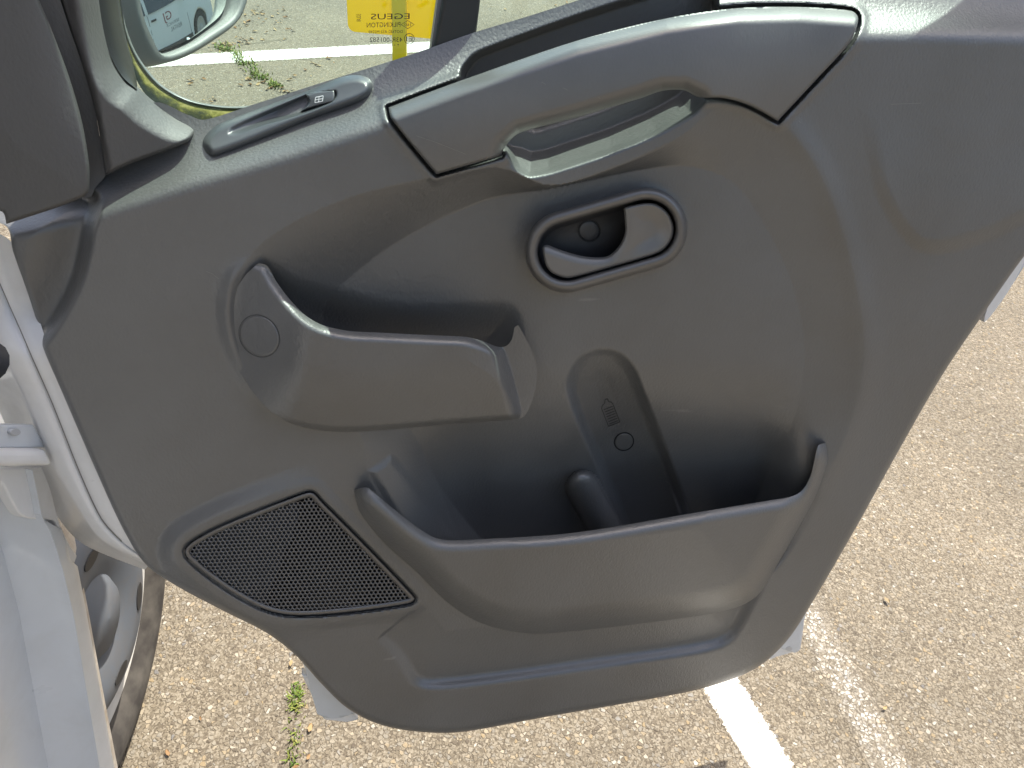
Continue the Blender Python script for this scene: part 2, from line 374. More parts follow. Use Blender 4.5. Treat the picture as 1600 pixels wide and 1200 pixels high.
# ------------------------------------------------------------------ door relief (heights in metres over the door plane)
mmf = 0.001
OUT = curve([(-70, 330), (8, 352), (20, 392), (44, 460), (58, 505), (68, 545), (98, 615), (150, 735), (190, 822), (226, 880), (275, 915), (350, 955), (415, 988), (460, 1022),
             (500, 1066), (542, 1106), (590, 1131), (650, 1143), (720, 1144), (860, 1119), (1000, 1095), (1100, 1075), (1178, 1046), (1228, 1003), (1270, 940),
             (1340, 820), (1402, 708), (1470, 590), (1530, 500), (1580, 428), (1640, 345), (1700, 250), (1740, 150), (1750, 60), (1750, -60, 0), (1400, -110), (1200, -78), (1040, -42), (905, 0), (820, 27),
             (740, 51), (640, 86), (500, 130), (400, 162), (320, 187), (290, 178), (240, 160), (170, 200), (130, 240), (60, 290), (-40, 320)])
FOLD = np.array([(-400, 440), (0, 366), (150, 330), (300, 283), (460, 235), (606, 186), (900, 118), (1200, 70), (1340, 50), (1450, 50), (1800, 58)], float)
HANDLE = curve([(607, 168, 0), (720, 126), (900, 64), (1040, 29), (1150, 13), (1250, 11), (1330, 17), (1341, 30), (1328, 66), (1270, 130), (1215, 189, 0), (1172, 165), (1130, 153), (1092, 152),
                (1068, 141), (1035, 142), (1000, 154), (900, 184), (812, 208), (790, 228), (783, 243, 0), (682, 272, 0), (660, 246), (612, 186)])
CHAN = curve([(716, 120), (730, 92), (752, 76), (900, 22), (1000, -10), (1080, -32), (1110, -34), (1125, -10), (1120, 60), (1108, 150), (1104, 166), (1085, 184), (1030, 214), (960, 243), (862, 275), (826, 281), (803, 268),
              (792, 244), (780, 225), (735, 160)])
LEDGE = np.array([(760, 262), (803, 272), (826, 281), (862, 275), (960, 243), (1030, 214), (1085, 184), (1108, 160), (1125, 130)], float)
SO = curve([(358, 470), (372, 425), (410, 380), (470, 341), (560, 304), (690, 274), (783, 262), (860, 290), (960, 262), (1060, 215), (1110, 176), (1150, 166), (1190, 174), (1228, 197), (1275, 260), (1310, 340), (1335, 430),
            (1351, 530), (1343, 610), (1320, 685), (1290, 745), (1262, 820), (1200, 900), (1100, 935), (900, 960), (770, 955), (700, 915), (650, 860), (600, 790), (572, 735), (570, 700), (550, 665), (480, 650), (400, 600), (364, 530)])
SI = curve([(520, 480), (570, 425), (650, 368), (760, 316), (870, 292), (1000, 266), (1080, 264), (1140, 292), (1195, 370), (1235, 460), (1250, 550), (1238, 640), (1200, 740), (1175, 850), (1100, 895), (860, 925), (770, 900), (725, 840), (690, 750), (645, 665), (590, 600), (530, 560)])
POCK = curve([(553, 765, 0), (562, 800), (600, 848), (650, 893), (700, 942), (755, 975), (830, 990), (905, 985), (1020, 972), (1130, 955), (1182, 932), (1216, 880), (1272, 780), (1293, 722), (1290, 692, 0),
              (1278, 697), (1266, 745), (1246, 772), (1200, 782), (1080, 802), (900, 832), (760, 842), (690, 843), (655, 826), (600, 783), (575, 762)], k=6)
POCKLOW = curve([(551, 763), (562, 800), (600, 848), (650, 893), (700, 942), (755, 975), (830, 990), (905, 985), (1020, 972), (1130, 955), (1182, 932), (1216, 880), (1272, 780), (1293, 722), (1291, 688)], False)
POCKRIM = curve([(560, 757), (575, 762), (600, 783), (655, 826), (690, 843), (760, 842), (900, 832), (1080, 802), (1200, 782), (1246, 772), (1266, 745), (1278, 697), (1284, 686)], False)
BOT = curve([(883, 605), (890, 575), (910, 552), (942, 543), (972, 551), (994, 575), (1010, 615), (1040, 690), (1085, 815), (1110, 900), (1000, 900), (965, 815), (925, 720), (895, 650)])
LOW = curve([(590, 1000), (610, 1028), (640, 1070), (672, 1081), (760, 1073), (950, 1046), (1105, 1022), (1150, 1002), (1184, 948), (1200, 900), (1100, 920), (850, 950), (700, 930)])
DIP = curve([(1335, 150), (1345, 200), (1360, 290), (1388, 350), (1428, 394), (1475, 401), (1540, 383), (1610, 352), (1760, 290), (1800, 200), (1760, 110), (1550, 95), (1400, 110)])
LEFTD = curve([(158, 300), (150, 370), (135, 435), (108, 492), (70, 548), (20, 600), (-90, 590), (-120, 400), (-60, 290), (60, 270)])
SPK = curve([(480, 767), (492, 769), (504, 782), (572, 850), (648, 930), (650, 938), (640, 945), (560, 957), (470, 964), (420, 957), (370, 933), (320, 899), (290, 872), (287, 858), (300, 844), (340, 822), (410, 793)])
SWI = curve([(317, 228), (321, 212), (342, 194), (400, 171), (480, 142), (532, 121), (560, 117), (578, 124), (582, 138), (572, 152), (550, 163), (490, 184), (420, 212), (355, 237), (330, 243)])
TRAY = curve([(404, 411, 0), (382, 432), (362, 468), (357, 505), (362, 545), (380, 590), (412, 632), (447, 658), (485, 670), (530, 675), (600, 672), (700, 663), (812, 654), (826, 640), (837, 605), (838, 572), (826, 538), (810, 508, 0),
              (804, 512), (800, 530), (790, 541), (775, 541), (752, 532), (725, 526), (680, 524), (600, 520), (545, 517), (505, 508), (478, 493), (452, 467), (432, 440), (418, 416)])
TRAYRIM = curve([(404, 408), (418, 416), (432, 440), (452, 467), (478, 493), (505, 508), (545, 517), (600, 520), (680, 524), (725, 526), (752, 532), (775, 541), (790, 541), (800, 530), (804, 512)], False)
TRAYLOW = curve([(395, 415), (382, 432), (362, 468), (357, 505), (362, 545), (380, 590), (412, 632), (447, 658), (485, 670), (530, 675), (600, 672), (700, 663), (812, 654), (826, 640), (837, 605), (838, 572), (826, 538), (812, 506)], False)
CUP = None

def shelf(X, Y):
    d = sside(FOLD, X, Y)
    s = 0.00105                                # metres back per pixel above the fold
    u = np.clip((d+22)/40, 0, 1)
    h = s*(np.where(d > 18, d-18, 0) + 40*(u**3-u**4/2))
    lim = 0.085
    return -lim*(1-np.exp(-h/lim*1.15))*1.0
def trim_h(X, Y):
    h = shelf(X, Y)
    # scoop
    dO = sdf(SO, X, Y, 400); dI = sdf(SI, X, Y, 400)
    t = np.clip(-dO/(np.maximum(-dO, 0)+np.maximum(dI, 0)+1e-6), 0, 1); t = np.where(dI < 0, 1, t); t = np.where(dO > 0, 0, t)
    right = ss(X, 900, 1150)
    deep = 0.034*(1-right)+0.020*right
    e = t*t*(3-2*t)
    t2 = np.clip(t*1.25, 0, 1); e2 = 0.2*e+0.8*np.clip(t*1.08, 0, 1)
    scoop = -deep*e2
    # floor sinks towards the bottom pocket
    sink = ss(Y, 560, 830)*np.clip(-dO/90, 0, 1)
    rimpart = ss(X, 600, 760)*(1-ss(X, 1180, 1270))
    scoop -= 0.062*sink*rimpart
    # floor behind the tray
    tr = sdf(curve([(400, 400), (470, 430), (640, 470), (800, 470), (825, 540), (800, 620), (450, 620), (380, 540)]), X, Y, 80)
    scoop -= 0.022*ss(-tr, 0, 70)
    h = h + scoop
    # pocket interior below the rim stays behind the pocket wall
    dp = sdf(POCK, X, Y, 100); h = np.where(dp < 14, np.minimum(h, h-0.0*dp), h)
    h -= 0.032*ss(-dp, 2, 34)*(1-0.6*ss(Y, 880, 980))
    h += 0.0
    # ridge along the right rim of the scoop
    ridge = np.exp(-((np.clip(dO, -80, 80)-2)/20)**2)*ss(X, 1150, 1260)*(1-ss(Y, 700, 860)); h += 0.003*ridge
    # soft lip round the left of the scoop
    lip = np.exp(-((np.clip(dO, -80, 80)-3)/12)**2)*(1-ss(X, 420, 520))*ss(Y, 395, 440); h += 0.005*lip
    # bottle channel
    db = sdf(BOT, X, Y, 60); h -= 0.019*ss(-db, 0, 20)*ss(Y, 530, 640)+0.004*ss(-db, 0, 12)+0.006*np.clip(-db/50, 0, 1)
    # half round post beside it
    a = np.array([911., 762.]); bb = np.array([958., 850.]); e_ = bb-a; L = e_@e_
    tt = np.clip(((X-a[0])*e_[0]+(Y-a[1])*e_[1])/L, 0, 1); dd = np.hypot(X-a[0]-tt*e_[0], Y-a[1]-tt*e_[1])
    post = np.sqrt(np.clip(1-(dd/27.0)**2, 0, 1)); h = np.where(dd < 27, np.maximum(h, h+0.034*post**0.8), h)
    # slanted flat inside the left end of the pocket
    fl = sdf(curve([(570, 735, 0), (612, 705, 0), (650, 750), (722, 850, 0), (640, 850, 0)]), X, Y, 60); h += 0.004*ss(-fl, 0, 16)
    # lower recess with its upward facing ledge
    dl = sdf(LOW, X, Y, 60)
    base = np.array([(560, 985), (610, 1028), (640, 1070), (672, 1081), (760, 1073), (950, 1046), (1105, 1022), (1150, 1002), (1184, 948), (1210, 900)], float)
    dbot = udist(curve([tuple(q) for q in base], False), X, Y)
    lowm = np.where(dl < 0, ss(dbot, 0, 24), 0); fade = np.interp(X, [560, 640, 700, 1100, 1180, 1230], [0.0, 0.75, 1, 1, 0.75, 0.2])
    up_ = 1-np.clip((dbot-24)/70, 0, 1)**1.2
    h -= 0.015*lowm*fade*np.where(dbot > 24, up_, 1)
    # dip at the right end
    dd_ = sdf(DIP, X, Y, 200); h += 0.0060*ss(-dd_, 0, 30)*ss(Y, 150, 330)-0.004*np.clip(-dd_/150, 0, 1)*ss(Y, 150, 330)
    # stepped back area below the corner trim
    dL = sdf(LEFTD, X, Y, 120); h -= 0.030*ss(-dL, 0, 26)*(1-0.45*ss(-dL, 26, 110))
    # loudspeaker pod
    ds = sdf(SPK, X, Y, 70); pod = (1-ss(ds, 12, 44)); leftw = 1-ss(X, 330, 560); h += 0.011*pod*leftw + 0.0035*(1-ss(ds, 6, 24))*(1-leftw)
    h -= 0.0055*(1-ss(ds, -0.5, 3.0))
    # seats of the separate mouldings
    hh = sdf(HANDLE, X, Y, 40); h -= 0.016*(1-ss(hh, 1.5, 6.0)); h += 0.0025*np.exp(-((hh-9)/6)**2)
    hole = stad(X, Y, 885, 393, 1010, 357)-60.0; h -= 0.048*(1-ss(hole, -8, 0)); h += 0.0012*np.exp(-(hole/7)**2)
    # grip channel behind the pull handle, open at the top
    dc = sdf(CHAN, X, Y, 60); k = ss(-dc, 0, 13)
    dled = udist(LEDGE, X, Y); floor = -np.minimum(0.0015*dled, 0.064)
    floor = np.where(dled > 42.67, -0.064-0.00004*(dled-42.67)-0.026*ss(dled, 66, 104), floor)
    h = h*(1-k)+np.minimum(floor, h)*k
    # handle light return at the left end of the channel
    # outline rolls back
    do = sdf(OUT, X, Y, 40); lowz = ss(Y, 330, 420); h -= lowz*0.009*(1-np.sqrt(np.clip(1-np.clip((do+9)/9, 0, 1)**2, 0, 1)))
    h += 0.0016*np.sin(X/260.0+1)*np.cos(Y/210.0)
    return h
def stad(X, Y, x1, y1, x2, y2):
    e = (x2-x1, y2-y1); L = e[0]**2+e[1]**2; t = np.clip(((X-x1)*e[0]+(Y-y1)*e[1])/L, 0, 1)
    return np.hypot(X-x1-t*e[0], Y-y1-t*e[1])

# painted door shell behind the trim: inner flange + hinge face on the left, outer skin further back
FL = [(-60, 300), (2, 345), (10, 385), (40, 460), (64, 540), (92, 612), (150, 745), (190, 832), (222, 868), (246, 893), (232, 884), (205, 862), (176, 838), (150, 808), (118, 745), (82, 660), (48, 600), (10, 500), (-20, 420), (-110, 330)]
def shell():
    V = []; Fc = []
    # cross-section swept along the hinge side: under trim edge -> flange -> seam -> rounded hinge face
    a = curve([(-70, 335), (20, 380), (52, 470), (80, 555), (112, 625), (164, 735), (205, 822), (245, 880), (290, 905)], False, 8)
    b = curve([(-120, 300), (-28, 388), (22, 490), (52, 560), (82, 628), (124, 735), (160, 812), (196, 850), (240, 880)], False, 8)
    c = curve([(-190, 300), (-75, 390), (-28, 480), (0, 545), (30, 610), (78, 720), (124, 800), (160, 846), (232, 884)], False, 8)
    d = curve([(-240, 300), (-125, 390), (-80, 480), (-50, 545), (-15, 610), (34, 720), (84, 800), (130, 850), (226, 890)], False, 8)
    rows = [(a, -0.010), (0.5*a+0.5*b, -0.012), (b, -0.014), (0.97*b+0.03*c, -0.0165), (0.93*b+0.07*c, -0.0165), (0.9*b+0.1*c, -0.014), (0.55*b+0.45*c, -0.018), (0.2*b+0.8*c, -0.024), (c, -0.036), (c, -0.07), (d, -0.12)]
    for q, n in rows: V.append(P(q[:, 0], q[:, 1], n-0.034*(1-ss(q[:, 1], 470, 560))))
    k = len(a); V = np.concatenate(V)
    for i in range(len(rows)-1):
        for j in range(k-1): Fc.append((i*k+j, i*k+j+1, (i+1)*k+j+1, (i+1)*k+j))
    return V, Fc
V, Fc = shell()
DOOR = mesh('door', V, Fc, M['dpaint'], VAN)
DOOR['label'] = 'painted metal door shell under the grey trim'
s_ = curve([(-112, 300), (-28, 392), (22, 494), (52, 563), (82, 631), (124, 737), (158, 810), (190, 846)], False, 6)
def ribbon(name, line, wpx, n, mt, parent, hfun=None):
    t = np.gradient(line, axis=0); t /= np.linalg.norm(t, axis=1)[:, None]; q = np.stack([-t[:, 1], t[:, 0]], 1)
    A = line+q*wpx/2; B = line-q*wpx/2
    nA = n if hfun is None else hfun(A[:, 0], A[:, 1])+n; nB = n if hfun is None else hfun(B[:, 0], B[:, 1])+n
    V = np.concatenate([P(A[:, 0], A[:, 1], nA), P(B[:, 0], B[:, 1], nB)]); k = len(line)
    return mesh(name, V, [(i, i+1, k+i+1, k+i) for i in range(k-1)], mt, parent)
ribbon('sealant_bead', s_, 1.7, -0.0132, M['seal'], DOOR)
# inner frame and outer skin
SK = curve([(30, 420), (100, 600), (238, 876), (300, 905), (380, 925), (446, 988), (475, 1040), (487, 1085), (496, 1116, 0), (512, 1122), (535, 1121), (580, 1105), (800, 1050), (1000, 1018), (1190, 1005), (1240, 1020), (1250, 1014), (1259, 960), (1300, 870), (1400, 700), (1502, 534), (1530, 497), (1570, 462), (1640, 352), (1720, 230), (1760, 90, 0), (1770, -40, 0), (1300, -60), (1000, 0), (600, 130), (300, 230), (100, 330)], k=4)
relief('outer_skin', SK, lambda X, Y: -0.140+0.108*ss(Y+0.143*(X-500), 915, 1035), M['paint'], DOOR, step=6.0, shell=0.006)
prism('door_edge_flange', curve([(1530, 499), (1565, 455), (1600, 392), (1660, 300), (1640, 300), (1585, 390), (1550, 440)], k=4), M['dpaint'], DOOR, -0.03, -0.022)
# pressed hem details that show past the trim's lower corners
prism('hem_flange', [(470, 1040), (500, 1050), (560, 1112), (540, 1116), (505, 1112), (482, 1066)], M['dpaint'], DOOR, -0.050, -0.036, bevel=0.003)
prism('hem_flange', [(1195, 1022), (1205, 1017), (1244, 1006), (1250, 962), (1225, 990), (1190, 1010)], M['dpaint'], DOOR, -0.050, -0.036, bevel=0.003)
prism('bolt', curve([(1226, 1010), (1232, 1007), (1236, 1011), (1230, 1014)], k=3), M['rivet'], DOOR, -0.036, -0.032)

trim = relief('trim_panel', OUT, trim_h, M['trim'], DOOR, step=2.0, skirt=0.016)

# ------------------------------------------------------------------ grab handle
HTOP = np.array([(560, 186), (607, 168), (720, 126), (900, 64), (1040, 29), (1150, 13), (1250, 11), (1330, 17), (1400, 22)], float)
def handle_h(X, Y):
    dt = udist(HTOP, X, Y); de = -sdf(HANDLE, X, Y, 60); de = np.maximum(de, 0)
    base = 0.010+0.016*ss(X, 640, 900)*(1-ss(X, 1060, 1300))
    k = np.clip(1-dt/26, 0, 1); top = 0.023*k*k
    du = udist(np.array([(783, 243), (790, 228), (812, 208), (900, 184), (1000, 154), (1035, 142), (1068, 141), (1092, 152)], float), X, Y)
    k2 = np.clip(1-du/24, 0, 1); low = 0.016*k2*k2
    rim = 0.004*np.clip(1-de/4.0, 0, 1)**2
    bow = -0.006*((Y-(FOLD_y(X)+40))/80.0)**2
    return base-top-low-rim+bow
def FOLD_y(X): return np.interp(X, FOLD[:, 0], FOLD[:, 1])
relief('grab_handle', HANDLE, handle_h, M['smooth'], DOOR, step=1.6, shell=0.012)

# ------------------------------------------------------------------ upper storage tray
def tray_h(X, Y):
    dr = udist(TRAYRIM, X, Y); dl = udist(TRAYLOW, X, Y)
    x = np.clip(dl/105, 0, 1)
    body = 0.022+0.020*np.sin(x*math.pi/2)
    left = ss(X+0.25*(Y-500), 352, 500); body = body*(0.15+0.85*left)
    # far end: chamfer then side wall
    L1 = np.array([(752, 500), (786, 545), (817, 640), (822, 665)], float)
    xl = np.interp(Y, L1[:, 1], L1[:, 0]); dx = X-xl
    body -= 0.0011*np.clip(dx+26, 0, 26)*np.clip((dx+26)/26, 0, 1) + 0.0008*np.clip(dx, 0, 12) + 0.0030*np.clip(dx-11, 0, 60)*0.45
    k = np.clip(1-dr/17, 0, 1); body -= 0.013*k*k*(1-ss(X, 770, 795))
    k = np.clip(1-dl/10, 0, 1); body -= 0.011*k*k*ss(X, 420, 520)
    sc = -0.0002
    return np.maximum(body, 0.002)-0.004*ss(-X, -420, -370)
relief('storage_tray', TRAY, tray_h, M['trim'], DOOR, step=1.6, shell=0.004)

# ------------------------------------------------------------------ lower pocket
def pocket_h(X, Y):
    dl = udist(POCKLOW, X, Y); dr = udist(POCKRIM, X, Y)
    x = np.clip(dl/135, 0, 1)
    h = 0.001+0.030*(1-(1-np.clip(dl/42, 0, 1))**2.0)+0.016*x
    h += 0.004*ss(dl, 0, 14)
    k = np.clip(1-dr/20, 0, 1); h -= 0.014*k**1.8
    return h
relief('door_pocket', POCK, pocket_h, M['trim'], DOOR, step=1.8, shell=0.0045)

# bottle mark and screw caps: thin raised pieces on the mouldings
def disc(name, cx, cy, rx, ry, ang, hf, mt, parent, lift=0.0006, seg=40, groove=None):
    a = np.linspace(0, 2*math.pi, seg, endpoint=False); ca, sa = math.cos(ang), math.sin(ang)
    V = []; Fc = []
    for q, n in ((1.0, -0.001), (0.97, lift*0.7), (0.9, lift), (0.45, lift)):
        x = cx+(rx*q*np.cos(a))*ca-(ry*q*np.sin(a))*sa; y = cy+(rx*q*np.cos(a))*sa+(ry*q*np.sin(a))*ca
        V.append(P(x, y, hf(x, y)+n))
    V.append(P(np.array([cx]), np.array([cy]), hf(np.array([float(cx)]), np.array([float(cy)]))+lift)); V = np.concatenate(V)
    for i in range(3):
        for j in range(seg): Fc.append((i*seg+j, i*seg+(j+1) % seg, (i+1)*seg+(j+1) % seg, (i+1)*seg+j))
    for j in range(seg): Fc.append((3*seg+j, 3*seg+(j+1) % seg, 4*seg))
    o = fixn(mesh(name, V, Fc, mt, parent)); 
    return o
def ring(name, cx, cy, rx, ry, ang, wpx, hf, mt, parent, lift=0.0004, seg=44):
    a = np.linspace(0, 2*math.pi, seg, endpoint=False); ca, sa = math.cos(ang), math.sin(ang); V = []
    for d in (0, wpx):
        x = cx+((rx+d)*np.cos(a))*ca-((ry+d)*np.sin(a))*sa; y = cy+((rx+d)*np.cos(a))*sa+((ry+d)*np.sin(a))*ca
        V.append(P(x, y, hf(x, y)+lift))
    return mesh(name, np.concatenate(V), [(j, (j+1) % seg, seg+(j+1) % seg, seg+j) for j in range(seg)], mt, parent)
disc('screw_cap', 405, 525, 34, 29, 0.9, tray_h, M['trim'], DOOR, 0.0011)
ring('cap_groove', 405, 525, 34.3, 29.3, 0.9, 1.1, tray_h, M['dark'], DOOR, 0.0003)
disc('screw_cap', 975, 690, 14, 12.5, -0.4, trim_h, M['smooth'], DOOR, 0.0015)
ring('cap_groove', 975, 690, 14.3, 12.8, -0.4, 1.8, trim_h, M['black'], DOOR, 0.0004)
def strokes(name, lines, wpx, hf, mt, parent, lift=0.0005):
    V = []; Fc = []
    for a, b in lines:
        a = np.array(a, float); b = np.array(b, float); t = (b-a)/np.linalg.norm(b-a); q = np.array([-t[1], t[0]])*wpx/2
        c = np.array([a+q, b+q, b-q, a-q]); k = len(V)
        for x, y in c: V.append(P(x, y, float(hf(np.array([x]), np.array([y]))[0])+lift))
        Fc.append((k, k+1, k+2, k+3))
    return mesh(name, V, Fc, mt, parent)
def bm_(x, y):                                # bottle mark, lying along the channel
    a = np.array([944., 625.]); d = np.array([0.36, 0.93]); q = np.array([0.93, -0.36]); return tuple(a+d*x+q*y)
bl = []
prof = [(0, 1.5), (0, 5.5), (5, 5.5), (7, 9), (11, 10.5), (41, 10.5), (41, -8.5), (11, -8.5), (7, -6), (5, -1), (0, 1.5)]
bl += [(bm_(*prof[i]), bm_(*prof[i+1])) for i in range(len(prof)-1)]
for x in (14, 18, 22, 26, 30, 34, 38): bl.append((bm_(x, -6), bm_(x, 9)))
strokes('bottle_symbol', bl, 1.3, trim_h, M['dark'], DOOR, 0.0006)

M['scuff'] = mat('scuffed_plastic', (0.21, 0.205, 0.19), 0.7)
def on_panel(X, Y): return np.where(inside(POCK, X, Y), pocket_h(X, Y), np.where(inside(TRAY, X, Y), tray_h(X, Y), trim_h(X, Y)))
for a, b, hf in (((956, 876), (951, 884), on_panel), ((951, 884), (954, 893), on_panel), ((655, 490), (668, 468), on_panel), ((322, 424), (332, 428), on_panel), ((332, 428), (342, 436), on_panel), ((1040, 752), (1050, 758), on_panel),
                 ((1392, 163), (1440, 161), on_panel), ((1248, 188), (1251, 192), on_panel), ((846, 128), (853, 132), handle_h), ((880, 137), (887, 141), handle_h), ((935, 152), (938, 154), handle_h), ((650, 212), (680, 222), handle_h), ((680, 222), (728, 241), handle_h)):
    strokes('scratch', [(a, b)], 0.8, hf, M['scuff'], DOOR, 0.0005)

# ------------------------------------------------------------------ inside door release
def stad_pts(x1, y1, x2, y2, r, k=20):
    an = math.atan2(y2-y1, x2-x1); out = []
    for i in range(k+1): t = an-math.pi/2+math.pi*i/k; out.append((x2+r*math.cos(t), y2+r*math.sin(t)))
    for i in range(k+1): t = an+math.pi/2+math.pi*i/k; out.append((x1+r*math.cos(t), y1+r*math.sin(t)))
    return np.array(out)
FLOORN = -0.021
rows = [(64.5, -0.030), (64.0, 0.0005-0.020), (62.0, 0.004-0.020), (58, 0.0085-0.020), (53, 0.0095-0.020), (49, 0.0075-0.020), (46.5, 0.0035-0.020), (45.5, -0.002-0.020), (44, -0.036), (40.5, -0.053), (38, -0.055), (20, -0.0552)]
def make_bezel(name, rr, mt, parent, cap=False):
    V = []; 
    for r, n in rr:
        q = stad_pts(885, 393, 1010, 357, r); V.append(P(q[:, 0], q[:, 1], n))
    k = len(q); V = np.concatenate(V)
    Fc = [(i*k+j, i*k+(j+1) % k, (i+1)*k+(j+1) % k, (i+1)*k+j) for i in range(len(rr)-1) for j in range(k)]
    if cap: Fc.append(tuple(range((len(rr)-1)*k, len(rr)*k)))
    return fixn(mesh(name, V, Fc, mt, parent), 50 if cap else None)
lift = 0.006
make_bezel('handle_bezel', [(r, n+lift) for r, n in rows[:8]], M['bezel'], DOOR)
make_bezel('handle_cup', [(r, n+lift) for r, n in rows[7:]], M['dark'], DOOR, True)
LEV = curve([(848, 386), (852, 412), (862, 426), (884, 434.5), (905, 431), (960, 416), (1020, 398.5), (1038, 389), (1050, 372), (1052, 352), (1043, 332), (1025, 319), (1006, 317.5), (976, 324), (974.5, 327, 0), (976, 345), (976.5, 362), (970, 380),
             (958, 394), (948, 400.5), (930, 402), (910, 400), (885, 393.5), (862, 385), (855, 382.5)])
LEVIN = curve([(974.5, 322), (976, 345), (976.5, 362), (970, 380), (958, 394), (948, 400.5), (930, 402), (910, 400), (885, 393.5), (862, 385), (852, 382)], False)
def lever_h(X, Y):
    de = np.maximum(-sdf(LEV, X, Y, 40), 0); di = udist(LEVIN, X, Y)
    h = -0.0165+lift+0*X
    dish = ss(X, 940, 1000)*ss(di, 2, 45)*ss(de, 2, 30); h -= 0.005*dish
    h -= 0.0065*np.clip(1-di/15, 0, 1)**2*(1-ss(X, 935, 1000))
    h -= 0.0030*np.clip(1-de/4.0, 0, 1)**2
    return h
relief('release_lever', LEV, lever_h, M['lever'], DOOR, step=1.1, shell=0.010)
cuph = lambda X, Y: np.full(np.shape(X), -0.049)
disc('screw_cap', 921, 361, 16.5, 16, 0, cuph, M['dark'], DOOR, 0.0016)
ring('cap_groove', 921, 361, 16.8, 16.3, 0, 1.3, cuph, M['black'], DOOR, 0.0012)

# ------------------------------------------------------------------ loudspeaker grille with real holes
def grille():
    inner = curve([(483, 777), (492, 780), (500, 790), (568, 857), (638, 932), (634, 938), (560, 950), (470, 956), (425, 950), (376, 925), (328, 893), (302, 872), (297, 860), (306, 849), (344, 829), (412, 801)])
    hb = lambda X, Y: trim_base(X, Y)
    pitch = 6.9; V = []; Fc = []; key = {}
    def vid(x, y, n):
        k = (round(x*8), round(y*8), n)
        if k not in key: key[k] = len(V); V.append((x, y, n))
        return key[k]
    ax = np.array([math.cos(-0.05), math.sin(-0.05)])*pitch; ay = np.array([math.cos(math.pi/3-0.05)*pitch, math.sin(math.pi/3-0.05)*pitch*0.93])
    ci = []
    c0 = np.array([470., 870.])
    for i in range(-60, 60):
        for j in range(-50, 50):
            c = c0+ax*i+ay*j; ci.append(c)
    ci = np.array(ci); d = sdf(inner, ci[:, 0], ci[:, 1], 30)
    Rr = pitch/math.sqrt(3)
    for c in ci[d < -0.5]:
        hexp = []; holes = []; holes2 = []
        # 6 neighbours' bisector corners
        nb = [ax, ay, ay-ax, -ax, -ay, ax-ay]
        cor = [(nb[k]+nb[(k+1) % 6])/3 for k in range(6)]
        for k in range(6):
            p = c+cor[k]; hexp.append(vid(p[0], p[1], 0))
            q = c+cor[k]*0.69; holes.append(vid(q[0], q[1], 1)); q = c+cor[k]*0.65; holes2.append(vid(q[0], q[1], 2))
        for k in range(6):
            l = (k+1) % 6; Fc.append((hexp[k], hexp[l], holes[l], holes[k])); Fc.append((holes[k], holes[l], holes2[l], holes2[k]))
    A = np.array(V); hN = hb(A[:, 0], A[:, 1])+np.where(A[:, 2] == 2, -0.0035, np.where(A[:, 2] == 1, -0.0006, 0))+0.001
    return P(A[:, 0], A[:, 1], hN), Fc, inner
def trim_base(X, Y):
    leftw = 1-ss(X, 330, 560)
    return 0.0105*leftw+0.0035*(1-leftw)-0.002+0.0016*np.sin(X/260.0+1)*np.cos(Y/210.0)
V, Fc, INNER = grille()
fixn(mesh('speaker_grille', V, Fc, M['bezel'], DOOR, False))
# frame around the holes
def grille_frame():
    a = SPK; rows = []
    cen = np.array([470., 868.])
    k = 160
    def resample(p):
        q = np.concatenate([p, p[:1]]); s = np.concatenate([[0], np.cumsum(np.linalg.norm(np.diff(q, axis=0), axis=1))])
        u = np.linspace(0, s[-1], k, endpoint=False); return np.stack([np.interp(u, s, q[:, 0]), np.interp(u, s, q[:, 1])], 1)
    o = resample(a)
    t = np.roll(o, -1, 0)-np.roll(o, 1, 0); t /= np.linalg.norm(t, axis=1)[:, None]; nn = np.stack([-t[:, 1], t[:, 0]], 1)
    if np.mean(np.sum((cen-o)*nn, 1)) < 0: nn = -nn
    V = []
    for off, n in ((3.0, -0.003), (3.2, 0.0004), (4.5, 0.0014), (6.5, 0.0012), (9.0, 0.0002), (10, -0.002)):
        q = o+nn*off; V.append(P(q[:, 0], q[:, 1], trim_base(q[:, 0], q[:, 1])+n+0.0012))
    V = np.concatenate(V); return V, [(i*k+j, i*k+(j+1) % k, (i+1)*k+(j+1) % k, (i+1)*k+j) for i in range(5) for j in range(k)]
V, Fc = grille_frame(); mesh('grille_frame', V, Fc, M['bezel'], DOOR)
q = SPK; A = P(q[:, 0], q[:, 1], trim_base(q[:, 0], q[:, 1])-0.0030); mesh('speaker_cloth', A, [tuple(range(len(q)))], M['black'], DOOR, False)

# ------------------------------------------------------------------ window switch pod on the shelf
SREC = curve([(355, 211), (360, 197), (400, 178), (470, 149), (478, 146), (524, 140), (527, 152), (515, 163), (470, 181), (410, 198), (372, 212)])
def switch_h(X, Y):
    de = np.maximum(-sdf(SWI, X, Y, 40), 0); h = shelf(X, Y)+0.012-0.010*np.clip(1-de/13, 0, 1)**2
    dr = -sdf(SREC, X, Y, 40); deep = ss(X, 350, 480)*0.012
    h -= (0.003+deep)*ss(dr, 0, 9)
    return h
relief('switch_pod', SWI, switch_h, M['switch'], DOOR, step=1.3, skirt=0.012)
BTN = curve([(478, 148, 0), (492, 143), (523, 139.5, 0), (524, 150), (521, 160, 0), (500, 165), (470, 174, 0), (482, 160)])
def btn_h(X, Y):
    de = np.maximum(-sdf(BTN, X, Y, 30), 0); return shelf(X, Y)+0.0125-0.004*np.clip(1-de/3, 0, 1)**2-0.003*ss(Y, 150, 172)
relief('window_switch', BTN, btn_h, M['switch'], DOOR, step=1.0, skirt=0.012)
